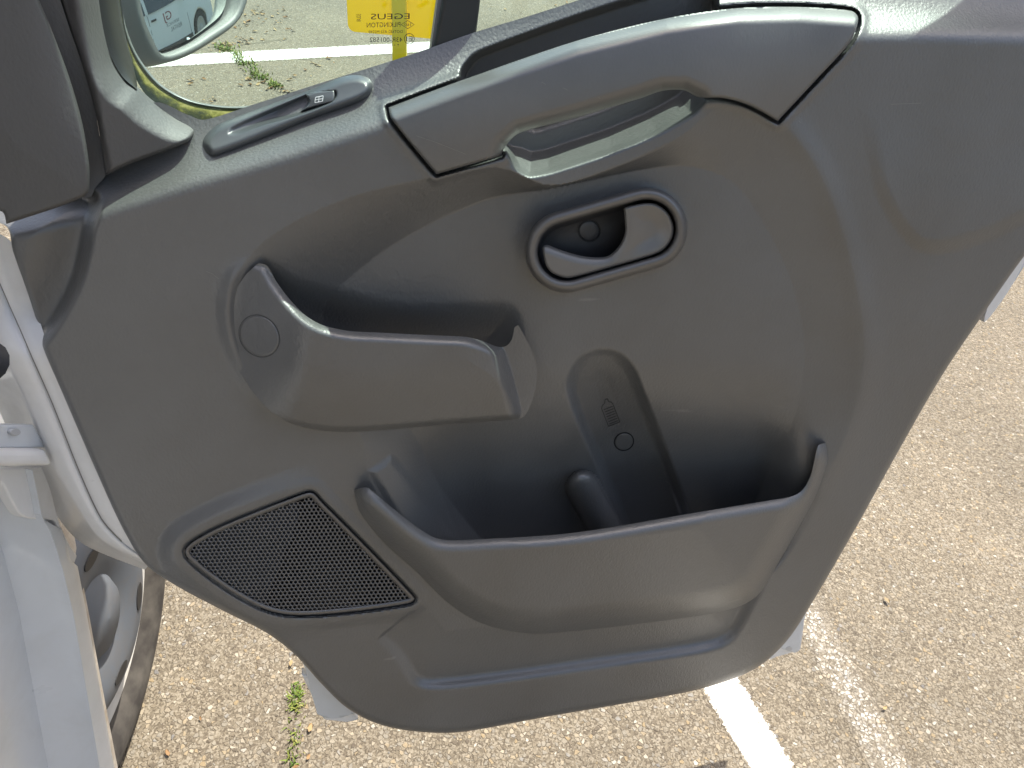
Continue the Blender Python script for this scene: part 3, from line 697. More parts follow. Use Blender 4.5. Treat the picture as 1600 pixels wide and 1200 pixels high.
wi = [((493, 152), (505, 149.5)), ((505, 149.5), (504, 158)), ((504, 158), (492, 160.5)), ((492, 160.5), (493, 152)), ((498.5, 151), (498, 159)), ((493, 156), (504.5, 154))]
strokes('window_symbol', wi, 1.0, btn_h, M['icon'], DOOR, 0.0008)

# ------------------------------------------------------------------ corner trims at the front of the window
C1 = curve([(-140, -160, 0), (20, -160, 0), (50, -30), (78, 40), (108, 120), (128, 190), (139, 255), (139, 296), (133, 307, 0), (90, 324), (10, 350, 0), (2, 330), (-140, 300, 0)])
def c1_h(X, Y):
    de = np.maximum(-sdf(C1, X, Y, 200), 0); return 0.004+0.006*np.clip(de/150, 0, 1)-0.006*np.clip(1-de/5, 0, 1)**2-0.008*np.clip(1-de/70, 0, 1)**2*ss(X, 20, 100)*(1-ss(Y, 120, 300))
relief('corner_trim', C1, c1_h, M['matte'], DOOR, step=2.5, skirt=0.02)
C3 = curve([(10, -160, 0), (60, -160, 0), (86, -30), (104, 30), (128, 100), (148, 170), (160, 240), (165, 272), (150, 292), (143, 307, 0), (130, 312, 0), (120, 250), (100, 130), (60, 20)])
relief('pillar_trim', C3, lambda X, Y: -0.030-0.0001*(X-120), M['matte'], DOOR, step=3, skirt=0.02)
C2 = curve([(50, -160, 0), (120, -160, 0), (150, -40), (163, 40), (178, 95), (198, 125), (216, 137), (240, 158), (270, 176), (300, 184), (310, 190), (308, 204), (296, 220), (262, 235), (212, 253), (165, 274, 0), (160, 240), (150, 180), (128, 100), (100, 20)])
C2UP = curve([(120, -160), (150, -40), (163, 40), (178, 95), (198, 125), (216, 137), (240, 158), (270, 176), (300, 184), (312, 188)], False)
def c2_h(X, Y):
    d = udist(C2UP, X, Y); de = np.maximum(-sdf(C2, X, Y, 80), 0)
    yy = np.interp(X, [160, 310], [0.0, -0.022])
    h = -0.014+yy-0.045*np.clip(1-d/46, 0, 1)**1.6-0.010*np.clip(1-de/6, 0, 1)**2
    h -= 0.012*(1-ss(X-(100+0.33*Y*0.6), 0, 26))
    return h
relief('mirror_trim', C2, c2_h, M['matte'], DOOR, step=2.0, skirt=0.03)

# window: glass, run channel, seal, divider
GN = -0.088
UPV = np.cross(N, E); UPV = UPV if UPV[2] > 0 else -UPV
def plate(name, A, mt, parent, th, bevel=0.0):
    A = np.asarray(A, float); B = A+N*th; k = len(A)
    return fixn(mesh(name, np.concatenate([A, B]), [tuple(range(k)), tuple(range(2*k-1, k-1, -1))]+[(i, (i+1) % k, k+(i+1) % k, k+i) for i in range(k)], mt, parent, False))
gb = [P(x, y, GN-0.004) for x, y in ((165, 40), (195, 120), (235, 170), (300, 192), (400, 173), (500, 141), (640, 97), (740, 62), (905, 15), (1250, -60), (1600, -60))]
plate('window_glass', gb+[gb[-1]+UPV*0.62+E*0.02, gb[0]+UPV*0.50+E*0.16], M['glass'], DOOR, 0.004)
tcn = nd(M['black'], 'ShaderNodeTexCoord')
m = mat('mossy_seal', (0.03, 0.035, 0.02), 0.9, 0.2); tc = nd(m, 'ShaderNodeTexCoord'); n = nd(m, 'ShaderNodeTexNoise', i_Scale=70.0, i_Detail=8.0, i_Roughness=0.7); ln(m, tc.outputs['Object'], n.inputs['Vector'])
uv = nd(m, 'ShaderNodeUVMap'); s = nd(m, 'ShaderNodeSeparateXYZ'); ln(m, uv.outputs[0], s.inputs[0])
ad = nd(m, 'ShaderNodeMath', operation='MULTIPLY_ADD'); ln(m, s.outputs[0], ad.inputs[0]); ad.inputs[1].default_value = 0.55; ln(m, n.outputs['Fac'], ad.inputs[2])
c = ramp(m, ad.outputs[0], [(0.68, (0.010, 0.013, 0.010)), (0.82, (0.030, 0.030, 0.010)), (0.92, (0.10, 0.09, 0.02)), (1.0, (0.17, 0.145, 0.05))]); ln(m, c, m.node_tree.nodes['Principled BSDF'].inputs['Base Color'])
bp = nd(m, 'ShaderNodeBump', i_Strength=0.6, i_Distance=0.002); ln(m, n.outputs['Fac'], bp.inputs['Height']); ln(m, bp.outputs[0], m.node_tree.nodes['Principled BSDF'].inputs['Normal']); M['moss'] = m
def band(name, a, b, na, nb, mt, parent, k=8, rows=6, bulge=0.0):
    a = curve(a, False, k); b = curve(b, False, k); L = min(len(a), len(b))
    def rs(p):
        s = np.concatenate([[0], np.cumsum(np.linalg.norm(np.diff(p, axis=0), axis=1))]); u = np.linspace(0, s[-1], 60); return np.stack([np.interp(u, s, p[:, 0]), np.interp(u, s, p[:, 1])], 1)
    a = rs(a); b = rs(b); V = []; UV = []
    for i in range(rows+1):
        t = i/rows; q = a*(1-t)+b*t; n = na*(1-t)+nb*t+bulge*math.sin(math.pi*t); V.append(P(q[:, 0], q[:, 1], n)); UV += [(t, j/60) for j in range(60)]
    V = np.concatenate(V); Fc = [(i*60+j, i*60+j+1, (i+1)*60+j+1, (i+1)*60+j) for i in range(rows) for j in range(59)]
    o = mesh(name, V, Fc, mt, parent); uvl = o.data.uv_layers.new(name='UVMap')
    for l in o.data.loops: uvl.data[l.index].uv = UV[l.vertex_index]
    return o
edge_out = [(165, -160), (186, -20), (194, 30), (206, 68), (224, 100), (252, 132), (292, 154), (335, 164), (380, 166), (430, 158)]
edge_in = [(161, -160), (182, -20), (190, 30), (201, 70), (219, 104), (248, 136), (290, 159), (335, 169), (382, 171), (432, 163)]
band('glass_run', [tuple(q) for q in edge_in], [tuple(q) for q in edge_out], -0.116, -0.118, M['smooth'], DOOR, bulge=0.003)
band('window_seal', [(170, -160), (188, -10), (198, 60), (208, 112), (228, 148), (262, 176), (305, 196), (360, 196), (400, 182), (440, 165)],
     edge_in[:], -0.097, -0.1165, M['moss'], DOOR, bulge=0.002)
band('run_channel', [(110, -160), (140, -60), (155, 20), (170, 80), (190, 118), (214, 140)], [(168, -160), (182, -30), (190, 30), (202, 80), (212, 118), (215, 138)], -0.058, -0.092, M['barblack'], DOOR, bulge=0.006)
prism('window_divider', [(702, -260), (760, -260), (746, 0), (739, 58), (673, 80), (688, 0)], M['barblack'], DOOR, -0.084, -0.070, bevel=0.003)
prism('divider_lip', [(695, -260), (703, -260), (693, 0), (682, 74), (670, 79), (681, 0)], M['smooth'], DOOR, -0.086, -0.076)

# glass marking, fired on the pane and read from outside (so mirrored here)
def text_mesh(body):
    cu = bpy.data.curves.new('lettering', 'FONT'); cu.body = body; cu.resolution_u = 3
    o = bpy.data.objects.new('lettering', cu); C.objects.link(o); bpy.context.view_layer.update()
    me = o.to_mesh(); V = np.array([v.co[:] for v in me.vertices]); Fc = [tuple(p.vertices) for p in me.polygons]
    o.to_mesh_clear(); bpy.data.objects.remove(o); bpy.data.curves.remove(cu)
    return V, Fc
def letter(parts, body, x0, x1, y0, y1, slope=0.0, flip=True, rot=0):
    V, Fc = text_mesh(body); a = V[:, 0]-V[:, 0].min(); a /= a.max(); b = V[:, 1]-V[:, 1].min(); b /= b.max()
    if rot: a, b = b, 1-a
    if flip: a = 1-a
    X = x0+(x1-x0)*a; Y = y1+(y0-y1)*b+slope*(X-x0); parts.append((X, Y, Fc))
gm = []
letter(gm, 'EGEUS', 579.5, 640, 21.5, 30.5, -0.012)
letter(gm, 'PILKINGTON', 573, 625.6, 35.5, 43.0, -0.02)
letter(gm, 'DOT682 AS2 M3249', 576, 629, 47.6, 52.2, -0.012)
letter(gm, '43R-001582', 577.7, 629, 58.4, 65.6, 0.0)
letter(gm, 'E1', 634.5, 644.5, 56.8, 64.5, 0.0)
letter(gm, '160', 632, 642, 36.2, 40.6, 0.0)
letter(gm, 'SOLAR', 557, 564, 22, 34, 0.0, rot=1)
letter(gm, '.....', 598, 618, 69.8, 71, 0.0)
letter(gm, '!', 621, 623, 68.5, 72, 0.0)
V = []; Fc = []
for X, Y, f in gm:
    k = len(V); V += list(P(X, Y, GN+0.0007)); Fc += [tuple(i+k for i in q) for q in f]
def thin_loop(pts, wpx):
    global V, Fc
    n = len(pts); c = np.mean(pts, 0); k = len(V)
    for s in (0, wpx):
        for p in pts:
            d = (p-c)/np.linalg.norm(p-c); q = p+d*s; V.append(P(q[0], q[1], GN+0.0007))
    Fc += [(k+i, k+(i+1) % n, k+n+(i+1) % n, k+n+i) for i in range(n)]
thin_loop(np.array([(627.3, 38.4), (637, 32.6), (646.7, 38.4), (637, 44.3)]), 1.1)
thin_loop(np.array([(639.5+7.2*math.cos(t), 60.6+7.6*math.sin(t)) for t in np.linspace(0, 2*math.pi, 28, endpoint=False)]), 1.0)
mesh('glass_marking', V, Fc, M['mark'], DOOR, False)['label'] = 'mirrored black lettering fired on the window glass'

# window frame above (out of the photograph, shades the shelf)
fr = P(1600, -60, -0.105); fl_ = P(140, 0, -0.105)
plate('window_frame', [fr-UPV*0.05, fr+E*0.32-UPV*0.05, fr+E*0.32+UPV*0.68, fr+E*0.02+UPV*0.62], M['barblack'], DOOR, 0.04)
plate('window_frame', [fl_+UPV*0.50+E*0.16, fr+E*0.02+UPV*0.621, fr+E*0.09+UPV*0.68, fl_+UPV*0.56+E*0.13], M['barblack'], DOOR, 0.04)

# ------------------------------------------------------------------ wing mirror outside the pane (convex blind-spot glass)
MP = P(285, 20, -0.27)
din = (MP-CAM)/np.linalg.norm(MP-CAM); tgt = np.array([3.75, 2.25, 0.75])-MP; tgt /= np.linalg.norm(tgt)
MN = tgt-din; MN /= np.linalg.norm(MN)
def mirror_pt(x, y, off=0.0): return on_plane(x, y, MP+MN*off, MN)
MG = curve([(222, -200), (395, -200), (378, -60), (362, 5), (350, 24), (320, 46), (290, 65), (258, 79), (247, 78), (236, 60), (218, 22), (208, -30), (205, -110)], k=5)
def fan_grid(poly, step, f):
    x0, y0 = poly.min(0); x1, y1 = poly.max(0); xs = np.arange(x0, x1+step, step); ys = np.arange(y0, y1+step, step)
    X, Y = np.meshgrid(xs, ys); D = sdf(poly, X, Y, 30); keep = D <= 0; m = (D > 0) & (D < 2.2*step); x = X[m]; y = Y[m]; e = 0.3
    gx = sdf(poly, x+e, y, 30)-sdf(poly, x-e, y, 30); gy = sdf(poly, x, y+e, 30)-sdf(poly, x, y-e, 30); L = np.hypot(gx, gy)+1e-9; d = sdf(poly, x, y, 30)
    X[m] = x-gx/L*d; Y[m] = y-gy/L*d; q = (keep[:-1, :-1] | keep[1:, :-1] | keep[:-1, 1:] | keep[1:, 1:]); idx = np.arange(X.size).reshape(X.shape)
    Fq = np.stack([idx[:-1, :-1][q], idx[1:, :-1][q], idx[1:, 1:][q], idx[:-1, 1:][q]], 1); V = f(X, Y).reshape(-1, 3); us = np.unique(Fq); rm = np.full(X.size, -1); rm[us] = np.arange(len(us))
    return V[us], rm[Fq]
def mg(X, Y):
    p = mirror_pt(X, Y); r2 = np.sum((p-MP)**2, -1); return p-MN*(r2/(2*0.42))[..., None]
V, Fq = fan_grid(MG, 4.0, mg); mesh('mirror_glass', V, Fq, M['mirror'], DOOR)
HO = [(205, -260), (420, -260), (404, -90), (384, 0), (374, 28), (352, 52), (305, 84), (268, 101), (240, 106), (226, 100), (212, 72), (199, 20), (190, -60), (190, -160)]
HI = [(214, -215), (402, -215), (384, -65), (367, 6), (354, 29), (322, 51), (292, 70), (258, 84), (244, 82), (232, 62), (213, 22), (203, -30), (199, -110)]
def housing():
    o = curve(HO, k=6); i = curve(HI, k=6)
    def rs(p, k=120):
        q = np.concatenate([p, p[:1]]); s = np.concatenate([[0], np.cumsum(np.linalg.norm(np.diff(q, axis=0), axis=1))]); u = np.linspace(0, s[-1], k, endpoint=False); return np.stack([np.interp(u, s, q[:, 0]), np.interp(u, s, q[:, 1])], 1)
    o = rs(o); i = rs(i); c = o.mean(0); rows = [(i, -0.018), (i, 0.004), (0.75*i+0.25*o, 0.010), (0.35*i+0.65*o, 0.006), (o, -0.012), (c+(o-c)*1.02, -0.04), (c+(o-c)*0.9, -0.10), (c+(o-c)*0.6, -0.14), (c+(o-c)*0.05, -0.155)]
    V = np.concatenate([mirror_pt(q[:, 0], q[:, 1])+MN*n for q, n in rows]); k = 120
    return V, [(a*k+j, a*k+(j+1) % k, (a+1)*k+(j+1) % k, (a+1)*k+j) for a in range(len(rows)-1) for j in range(k)]
M['mh'] = plastic('weathered_mirror_plastic', (0.09, 0.09, 0.088), 0.6, 0.3)
V, Fc = housing(); fixn(mesh('mirror_housing', V, Fc, M['mh'], DOOR))

# ------------------------------------------------------------------ van body round the door opening
JP, JN = np.array([-0.345, 0.56, 0.0]), np.array([0.95, -0.30, 0.0]); JN = JN/np.linalg.norm(JN)
def jamb(name, pts, mt, off=0.0, th=0.03, bev=0.004, k=4, parent=None):
    return prism(name, curve(pts, k=k), mt, parent or VAN, plane=JP+JN*off, nrm=JN, thick=-JN*th, bevel=bev)
jamb('jamb_panel', [(-300, 560), (-40, 600), (0, 612), (18, 638), (36, 666, 0), (52, 735, 0), (66, 800), (40, 900), (-100, 800), (-300, 760)], M['paint'], -0.05, 0.02)
# soft folded lower jamb: lit edge, hollow, raised outer strip
def jamb_surface():
    ys = np.linspace(730, 1420, 60); xr = np.interp(ys, [730, 808, 817, 850, 876, 880, 985, 1200, 1420], [26, 36, 80, 90, 95, 108, 128, 169, 210])
    xc = np.interp(ys, [730, 808, 860, 960, 1215, 1420], [20, 38, 58, 84, 130, 168])
    V = []; n = 26
    for j in range(n):
        t = j/(n-1); x = np.where(t < 0.72, -320+(xc+320)*(t/0.72)**0.8, xc+(xr-xc)*np.clip((t-0.72)/0.28, 0, 1))
        if t < 0.72: off = -0.026*(t/0.72)**2.6*np.ones_like(x) - 0.012*(1-ss(x, -20, 60))*0 - 0.004
        else:
            u = (t-0.72)/0.28; off = (0.020*min(1, u/0.12)*(1-0.25*u) - 0.030*max(0, u-0.85)/0.15)*np.ones_like(x)
        V.append(on_plane(x, ys, JP, JN)+JN*off[:, None])
    V = np.concatenate(V); k = 60
    return V, [(a*k+b, a*k+b+1, (a+1)*k+b+1, (a+1)*k+b) for a in range(n-1) for b in range(k-1)]
V, Fc = jamb_surface(); mesh('door_sill', V, Fc, M['paint'], VAN).data.set_sharp_from_angle(angle=R(28))
jamb('jamb_flange', [(-300, 640, 0), (-40, 728), (66, 729, 0), (80, 765), (92, 812), (108, 848), (121, 868, 0), (117, 880, 0), (103, 876, 0), (97, 846), (90, 822), (82, 813), (38, 808), (20, 785), (0, 752), (-300, 600, 0)], M['dpaint'], 0.012, 0.012, 0.003)
jamb('door_check_arm', [(-300, 664, 0), (54, 664, 0), (74, 700, 0), (-300, 701, 0)], M['paint'], 0.040, 0.012, 0.002, 1)
jamb('door_check_arm', [(-300, 702, 0), (74, 702, 0), (88, 728, 0), (-300, 736, 0)], M['dpaint'], 0.050, 0.022, 0.006, 1)
rv = jamb('rivet', [(25+8.5*math.cos(t), 675+6*math.sin(t)) for t in np.linspace(0, 2*math.pi, 18, endpoint=False)], M['rivet'], 0.0435, 0.004, 0.001, 1)
# outer side of the front wing, road dirt on it, catching the sun
FX = np.array([-0.372, 0, 0]); XA = np.array([1.0, 0, 0])
fw_pts = curve([(-120, 520, 0), (150, 520, 0), (140, 700), (112, 782), (121, 860), (138, 950), (160, 1070), (188, 1215), (230, 1420, 0), (200, 1420, 0), (160, 1200), (120, 985), (100, 880), (60, 760), (-40, 700)], k=5)
prism('front_wing', fw_pts, M['dirty'], VAN, plane=FX, nrm=XA, thick=(-0.012, 0, 0), bevel=0.002)
V = []; 
gp = [on_plane(x, y, JP+JN*0.06, JN) for x, y in ((-110, 545), (-80, 552), (-45, 556), (-14, 566))]
a = [Vector(gp[0]).lerp(Vector(gp[-1]), i/28) for i in range(29)]
tube('wiring_gaiter', a, [0.014+0.003*(i % 2) for i in range(29)], M['black'], VAN, 14)

# wheel: disc > tyre, rim, cover
WC = np.array([-0.398, 0.715, 0.345]); WR = 0.345
STEER = R(9)
def steer(V):
    V = np.asarray(V, float)-WC; c_, s_2 = math.cos(STEER), math.sin(STEER)
    return np.stack([V[:, 0]*c_+V[:, 1]*s_2, -V[:, 0]*s_2+V[:, 1]*c_, V[:, 2]], 1)+WC
def lathe(name, prof, mt, parent, seg=72, c=WC, flip=1, loc=None):
    V = []; k = len(prof)
    for j in range(seg):
        an = 2*math.pi*j/seg
        for (x, r) in prof: V.append((c[0]+x*flip, c[1]+r*math.cos(an), c[2]+r*math.sin(an)))
    Fc = [(j*k+i, j*k+i+1, ((j+1) % seg)*k+i+1, ((j+1) % seg)*k+i) for j in range(seg) for i in range(k-1)]
    if flip == 1: V = steer(V)
    o = fixn(mesh(name, V, Fc, mt, parent, True, loc)); o.data.set_sharp_from_angle(angle=R(40)); return o
M['rim'] = paint('steel_wheel_paint', (0.40, 0.39, 0.365), 0.45, 0.1, (0.22, 0.17, 0.11), 18)
M['cover'] = paint('scuffed_silver_cover', (0.085, 0.095, 0.11), 0.6, 0.1, (0.10, 0.09, 0.08), 22)
m = mat('dusty_tyre', (0.05, 0.045, 0.04), 0.85, 0.3); tc = nd(m, 'ShaderNodeTexCoord'); n = nd(m, 'ShaderNodeTexNoise', i_Scale=30.0, i_Detail=6.0); ln(m, tc.outputs['Object'], n.inputs['Vector'])
c = ramp(m, n.outputs['Fac'], [(0.35, (0.035, 0.031, 0.028)), (0.7, (0.085, 0.077, 0.066))]); ln(m, c, m.node_tree.nodes['Principled BSDF'].inputs['Base Color']); M['tyre'] = m
for k_ in ('cover', 'rim'):
    b = M[k_].node_tree.nodes['Principled BSDF']; [M[k_].node_tree.links.remove(l) for l in list(b.inputs['Roughness'].links)]; b.inputs['Roughness'].default_value = 0.62; b.inputs['Specular IOR Level'].default_value = 0.3; b.inputs['Coat Weight'].default_value = 0.0
wheel = lathe('wheel', [(-0.20, 0.215), (-0.19, 0.20), (-0.10, 0.185), (-0.035, 0.19), (-0.020, 0.20), (-0.012, 0.214), (-0.006, 0.226), (-0.004, 0.231), (-0.012, 0.232), (-0.03, 0.222)], M['rim'], VAN)
wheel['label'] = 'dusty steel front wheel'
def tyre_mesh():
    prof = [(-0.03, 0.222), (-0.012, 0.230), (-0.006, 0.240), (0.006, 0.262), (0.010, 0.285), (0.006, 0.305), (0.001, 0.318), (-0.006, 0.328), (-0.02, 0.338), (-0.045, 0.344), (-0.11, 0.347), (-0.18, 0.344), (-0.215, 0.33), (-0.225, 0.29), (-0.21, 0.23)]
    o = lathe('tyre', prof, M['tyre'], wheel, 96); return o
tyre_mesh()
V = []; Fc = []                                   # shoulder tread blocks
for j in range(64):
    a0 = 2*math.pi*j/64; a1 = a0+2*math.pi/64*0.68
    for (xa, xb, ra, rb) in ((-0.004, -0.05, 0.331, 0.350), (-0.056, -0.10, 0.349, 0.352), (-0.106, -0.15, 0.352, 0.352)):
        k = len(V); sk = 0.02
        for (an, x, rr) in ((a0, xa, ra), (a1, xa, ra), (a1+sk, xb, rb), (a0+sk, xb, rb)):
            V.append((WC[0]+x, WC[1]+rr*math.cos(an), WC[2]-0.004+rr*math.sin(an)))
        for (an, x, rr) in ((a0, xa, ra), (a1, xa, ra), (a1+sk, xb, rb), (a0+sk, xb, rb)):
            V.append((WC[0]+x, WC[1]+(rr-0.014)*math.cos(an), WC[2]-0.004+(rr-0.014)*math.sin(an)))
        Fc += [(k, k+1, k+2, k+3), (k, k+4, k+5, k+1), (k+1, k+5, k+6, k+2), (k+2, k+6, k+7, k+3), (k+3, k+7, k+4, k)]
fixn(mesh('tread', steer(V), Fc, M['tyre'], wheel, False))
lathe('wheel_cover', [(-0.02, 0.160), (0.008, 0.158), (0.022, 0.151), (0.031, 0.132), (0.032, 0.105), (0.024, 0.078), (0.018, 0.062), (0.030, 0.050), (0.036, 0.0)], M['cover'], wheel)
for i in range(6):
    an = 2*math.pi*i/6+0.35; c_ = WC+np.array([0.0325, 0.114*math.cos(an), 0.114*math.sin(an)]); V = []
    for t in np.linspace(0, 2*math.pi, 20, endpoint=False):
        rr = 0.017; V.append(c_+np.array([0, math.cos(an)*rr*0.55*math.cos(t)-math.sin(an)*rr*1.3*math.sin(t), math.sin(an)*rr*0.55*math.cos(t)+math.cos(an)*rr*1.3*math.sin(t)])+np.array([0.0008, 0, 0]))
    k = len(V); B = [v-np.array([0.012, 0, 0]) for v in V]
    fixn(mesh('vent_hole', steer(V+B), [tuple(range(k))]+[(q, (q+1) % k, k+(q+1) % k, k+q) for q in range(k)], M['black'], wheel, False))

# rest of the van, to the left of and behind the opening
def box(name, x0, x1, y0, y1, z0, z1, mt, parent, bev=0.02, loc=None):
    V = [(x, y, z) for x in (x0, x1) for y in (y0, y1) for z in (z0, z1)]
    o = fixn(mesh(name, V, [(0, 1, 3, 2), (4, 6, 7, 5), (0, 4, 5, 1), (2, 3, 7, 6), (0, 2, 6, 4), (1, 5, 7, 3)], mt, parent, False, loc))
    if bev:
        m = o.modifiers.new('bevel', 'BEVEL'); m.width = bev; m.segments = 3; o.data.polygons.foreach_set('use_smooth', [True]*6); o.data.set_sharp_from_angle(angle=R(35))
    return o
box('cargo_side', -0.46, -0.40, -3.6, -0.85, 0.35, 2.35, M['paint'], VAN)
box('roof', -2.3, -0.42, -3.6, 0.55, 2.352, 2.41, M['paint'], VAN)
box('rocker', -0.50, -0.42, -0.545, 0.30, 0.25, 0.50, M['paint'], VAN)
box('cab_floor', -2.2, -0.505, -0.6, 0.50, 0.44, 0.50, M['dark'], VAN)
box('seat', -1.15, -0.62, -0.45, 0.02, 0.505, 0.98, M['dark'], VAN, 0.06)
box('backrest', -1.15, -0.62, -0.58, -0.46, 0.985, 1.65, M['dark'], VAN, 0.05)
box('bulkhead', -2.25, -0.47, -0.75, -0.70, 0.51, 2.34, M['dpaint'], VAN, 0.0)
box('far_side', -2.36, -2.305, -3.6, 1.35, 0.35, 2.30, M['paint'], VAN)
box('dashboard', -2.2, -0.60, 0.35, 0.80, 0.80, 1.12, M['dark'], VAN, 0.05)
box('bonnet', -2.2, -0.60, 0.85, 1.45, 0.62, 1.05, M['paint'], VAN, 0.09)

# ------------------------------------------------------------------ parked white car, seen in the mirror glass
def things_empty(name, loc, label, cat, group=None):
    o = bpy.data.objects.new(name, None); C.objects.link(o); o.location = loc; o['label'] = label; o['category'] = cat
    if group: o['group'] = group
    return o
CL = (4.67, 1.65, 0.0); CY = 1.65
CAR = things_empty('parked_car', CL, 'white parked car with red and grey lettering, reflected in the wing mirror', 'car')
def car_side(name, prof, xa, xb, taper, mt, parent, bev=0.04):
    prof = curve(prof, k=5); V = []
    zs = prof[:, 1]
    for sgn in (0, 1):
        for y, z in prof:
            t = max(0, (z-0.95)/0.55)*taper
            V.append(((xa+t) if sgn == 0 else (xb-t), y+CY, z))
    k = len(prof)
    o = fixn(mesh(name, V, [tuple(range(k)), tuple(range(2*k-1, k-1, -1))]+[(i, (i+1) % k, k+(i+1) % k, k+i) for i in range(k)], mt, parent, True, CL))
    m = o.modifiers.new('bevel', 'BEVEL'); m.width = bev; m.segments = 4; m.limit_method = 'ANGLE'; m.angle_limit = R(50); o.data.set_sharp_from_angle(angle=R(50)); return o
X0 = 3.80; X1 = X0+1.74
car_side('body', [(-2.0, 0.30, 0), (-2.05, 0.7), (-2.0, 1.1), (-1.85, 1.50), (-1.3, 1.56), (-0.3, 1.56), (0.25, 1.42), (0.85, 1.02), (1.5, 0.93), (1.92, 0.80), (2.02, 0.55), (1.98, 0.28, 0), (1.62, 0.26), (1.58, 0.50), (1.28, 0.64), (0.98, 0.50), (0.92, 0.24, 0),
                  (-1.0, 0.24, 0), (-1.05, 0.50), (-1.35, 0.64), (-1.65, 0.50), (-1.70, 0.28, 0)], X0, X1, 0.13, M['carpaint'], CAR)
def side_win(name, prof, mt, off=0.006, parent=CAR):
    V = [(X0+max(0, (z-0.95)/0.55)*0.13-off+0.004*s, y+CY, z) for s in (0, 1) for y, z in prof]; k = len(prof)
    return fixn(mesh(name, V, [tuple(range(k)), tuple(range(2*k-1, k-1, -1))]+[(i, (i+1) % k, k+(i+1) % k, k+i) for i in range(k)], mt, parent, False, CL))
side_win('side_window', [(-0.42, 0.98), (0.72, 0.99), (0.15, 1.36), (-0.30, 1.45), (-0.42, 1.45)], M['darkglass'])
side_win('side_window', [(-1.25, 0.99), (-0.50, 0.98), (-0.50, 1.45), (-1.20, 1.46)], M['darkglass'])
side_win('rear_window', [(-1.80, 1.02), (-1.33, 0.99), (-1.28, 1.45), (-1.70, 1.42)], M['darkglass'])
side_win('door_seam', [(-0.47, 0.32), (-0.458, 0.32), (-0.458, 0.98), (-0.47, 0.98)], M['mark'], 0.003)
side_win('door_seam', [(0.80, 0.36), (0.812, 0.36), (0.79, 0.97), (0.778, 0.97)], M['mark'], 0.003)
box('door_handle', X0-0.03, X0-0.004, CY-0.40, CY-0.24, 0.84, 0.875, M['black'], CAR, 0.008, CL)
box('side_mirror', X0-0.13, X0+0.02, CY+0.60, CY+0.74, 0.98, 1.10, M['carpaint'], CAR, 0.03, CL)
box('headlight', X0+0.02, X0+0.34, CY+1.84, CY+1.985, 0.62, 0.76, M['chrome'], CAR, 0.03, CL)
box('side_trim', X0-0.012, X0+0.002, CY-0.9, CY+0.85, 0.28, 0.36, M['dark'], CAR, 0.004, CL)
def side_text(name, body, y0, y1, z0, z1, mt):
    V, Fc = text_mesh(body); a = V[:, 0]-V[:, 0].min(); a /= a.max(); b = V[:, 1]-V[:, 1].min(); b /= b.max()
    W = np.stack([np.full(len(a), X0-0.006), CY+y1+(y0-y1)*a, z0+(z1-z0)*b], 1); return mesh(name, W, Fc, mt, CAR, False, CL)
side_text('lettering', 'GJ', -0.02, 0.24, 0.72, 0.90, M['logo']); side_text('lettering', 'SERVICE', 0.0, 0.45, 0.66, 0.71, M['greyprint'])
side_text('lettering', 'RENTAL', 0.1, 0.5, 0.56, 0.63, M['greyprint'])
for yy in (CY+1.28, CY-1.35):
    c_ = np.array([X0+0.03, yy, 0.31])
    wl = lathe('wheel', [(-0.16, 0.20), (-0.05, 0.20), (-0.01, 0.205), (0.0, 0.19), (-0.02, 0.16), (-0.03, 0.08), (-0.01, 0.05), (-0.01, 0.0)], M['rim'], CAR, 36, c_, -1, CL)
    lathe('tyre', [(-0.02, 0.20), (0.0, 0.215), (0.008, 0.26), (-0.01, 0.30), (-0.04, 0.31), (-0.16, 0.31), (-0.19, 0.26), (-0.17, 0.20)], M['tyre'], wl, 48, c_, -1, CL)

# two trees seen in the mirror; three unseen ones added behind to block low sky
m = mat('tree_leaf', (0.06, 0.10, 0.03), 0.7, 0.2); tc = nd(m, 'ShaderNodeTexCoord'); n = nd(m, 'ShaderNodeTexNoise', i_Scale=1.3, i_Detail=4.0); ln(m, tc.outputs['Object'], n.inputs['Vector'])
ln(m, ramp(m, n.outputs['Fac'], [(0.35, (0.035, 0.065, 0.018)), (0.65, (0.10, 0.15, 0.04))]), m.node_tree.nodes['Principled BSDF'].inputs['Base Color']); M['leaf'] = m
M['bark'] = mat('tree_bark', (0.12, 0.09, 0.06), 0.9)
def tree(x, y, h, label, seed):
    t = things_empty('tree', (x, y, 0), label, 'tree', 'trees round the car park'); rg = np.random.RandomState(seed)
    V = []; Fc = []
    tr_ = [Vector((x+0.05*math.sin(i*1.3+seed), y+0.05*math.cos(i+seed), h*0.6*i/6)) for i in range(7)]
    tube('trunk', tr_, [0.16*(1-0.1*i) for i in range(7)], M['bark'], t, 10, (x, y, 0))
    cl = rg.normal(size=(38, 3)); cl /= np.linalg.norm(cl, axis=1)[:, None]; cl *= rg.uniform(0.35, 1, (38, 1))
    cl = cl*np.array([h*0.30, h*0.30, h*0.33])+np.array([x, y, h*0.66])
    n = 3200; w_ = rg.randint(0, 38, n); c_ = cl[w_]+rg.normal(size=(n, 3))*h*0.055
    a = rg.normal(size=(n, 3)); a /= np.linalg.norm(a, axis=1)[:, None]; b = np.cross(a, rg.normal(size=(n, 3))); b /= np.linalg.norm(b, axis=1)[:, None]
    s = rg.uniform(0.06, 0.13, (n, 1)); V = np.stack([c_-a*s, c_-b*s*0.5, c_+a*s, c_+b*s*0.5], 1).reshape(-1, 3)
    mesh('crown', V, np.arange(4*n).reshape(n, 4), M['leaf'], t, False, (x, y, 0))
tree(9.5, 1.5, 6.5, 'bushy green tree beyond the parked car, left of the pair', 1)
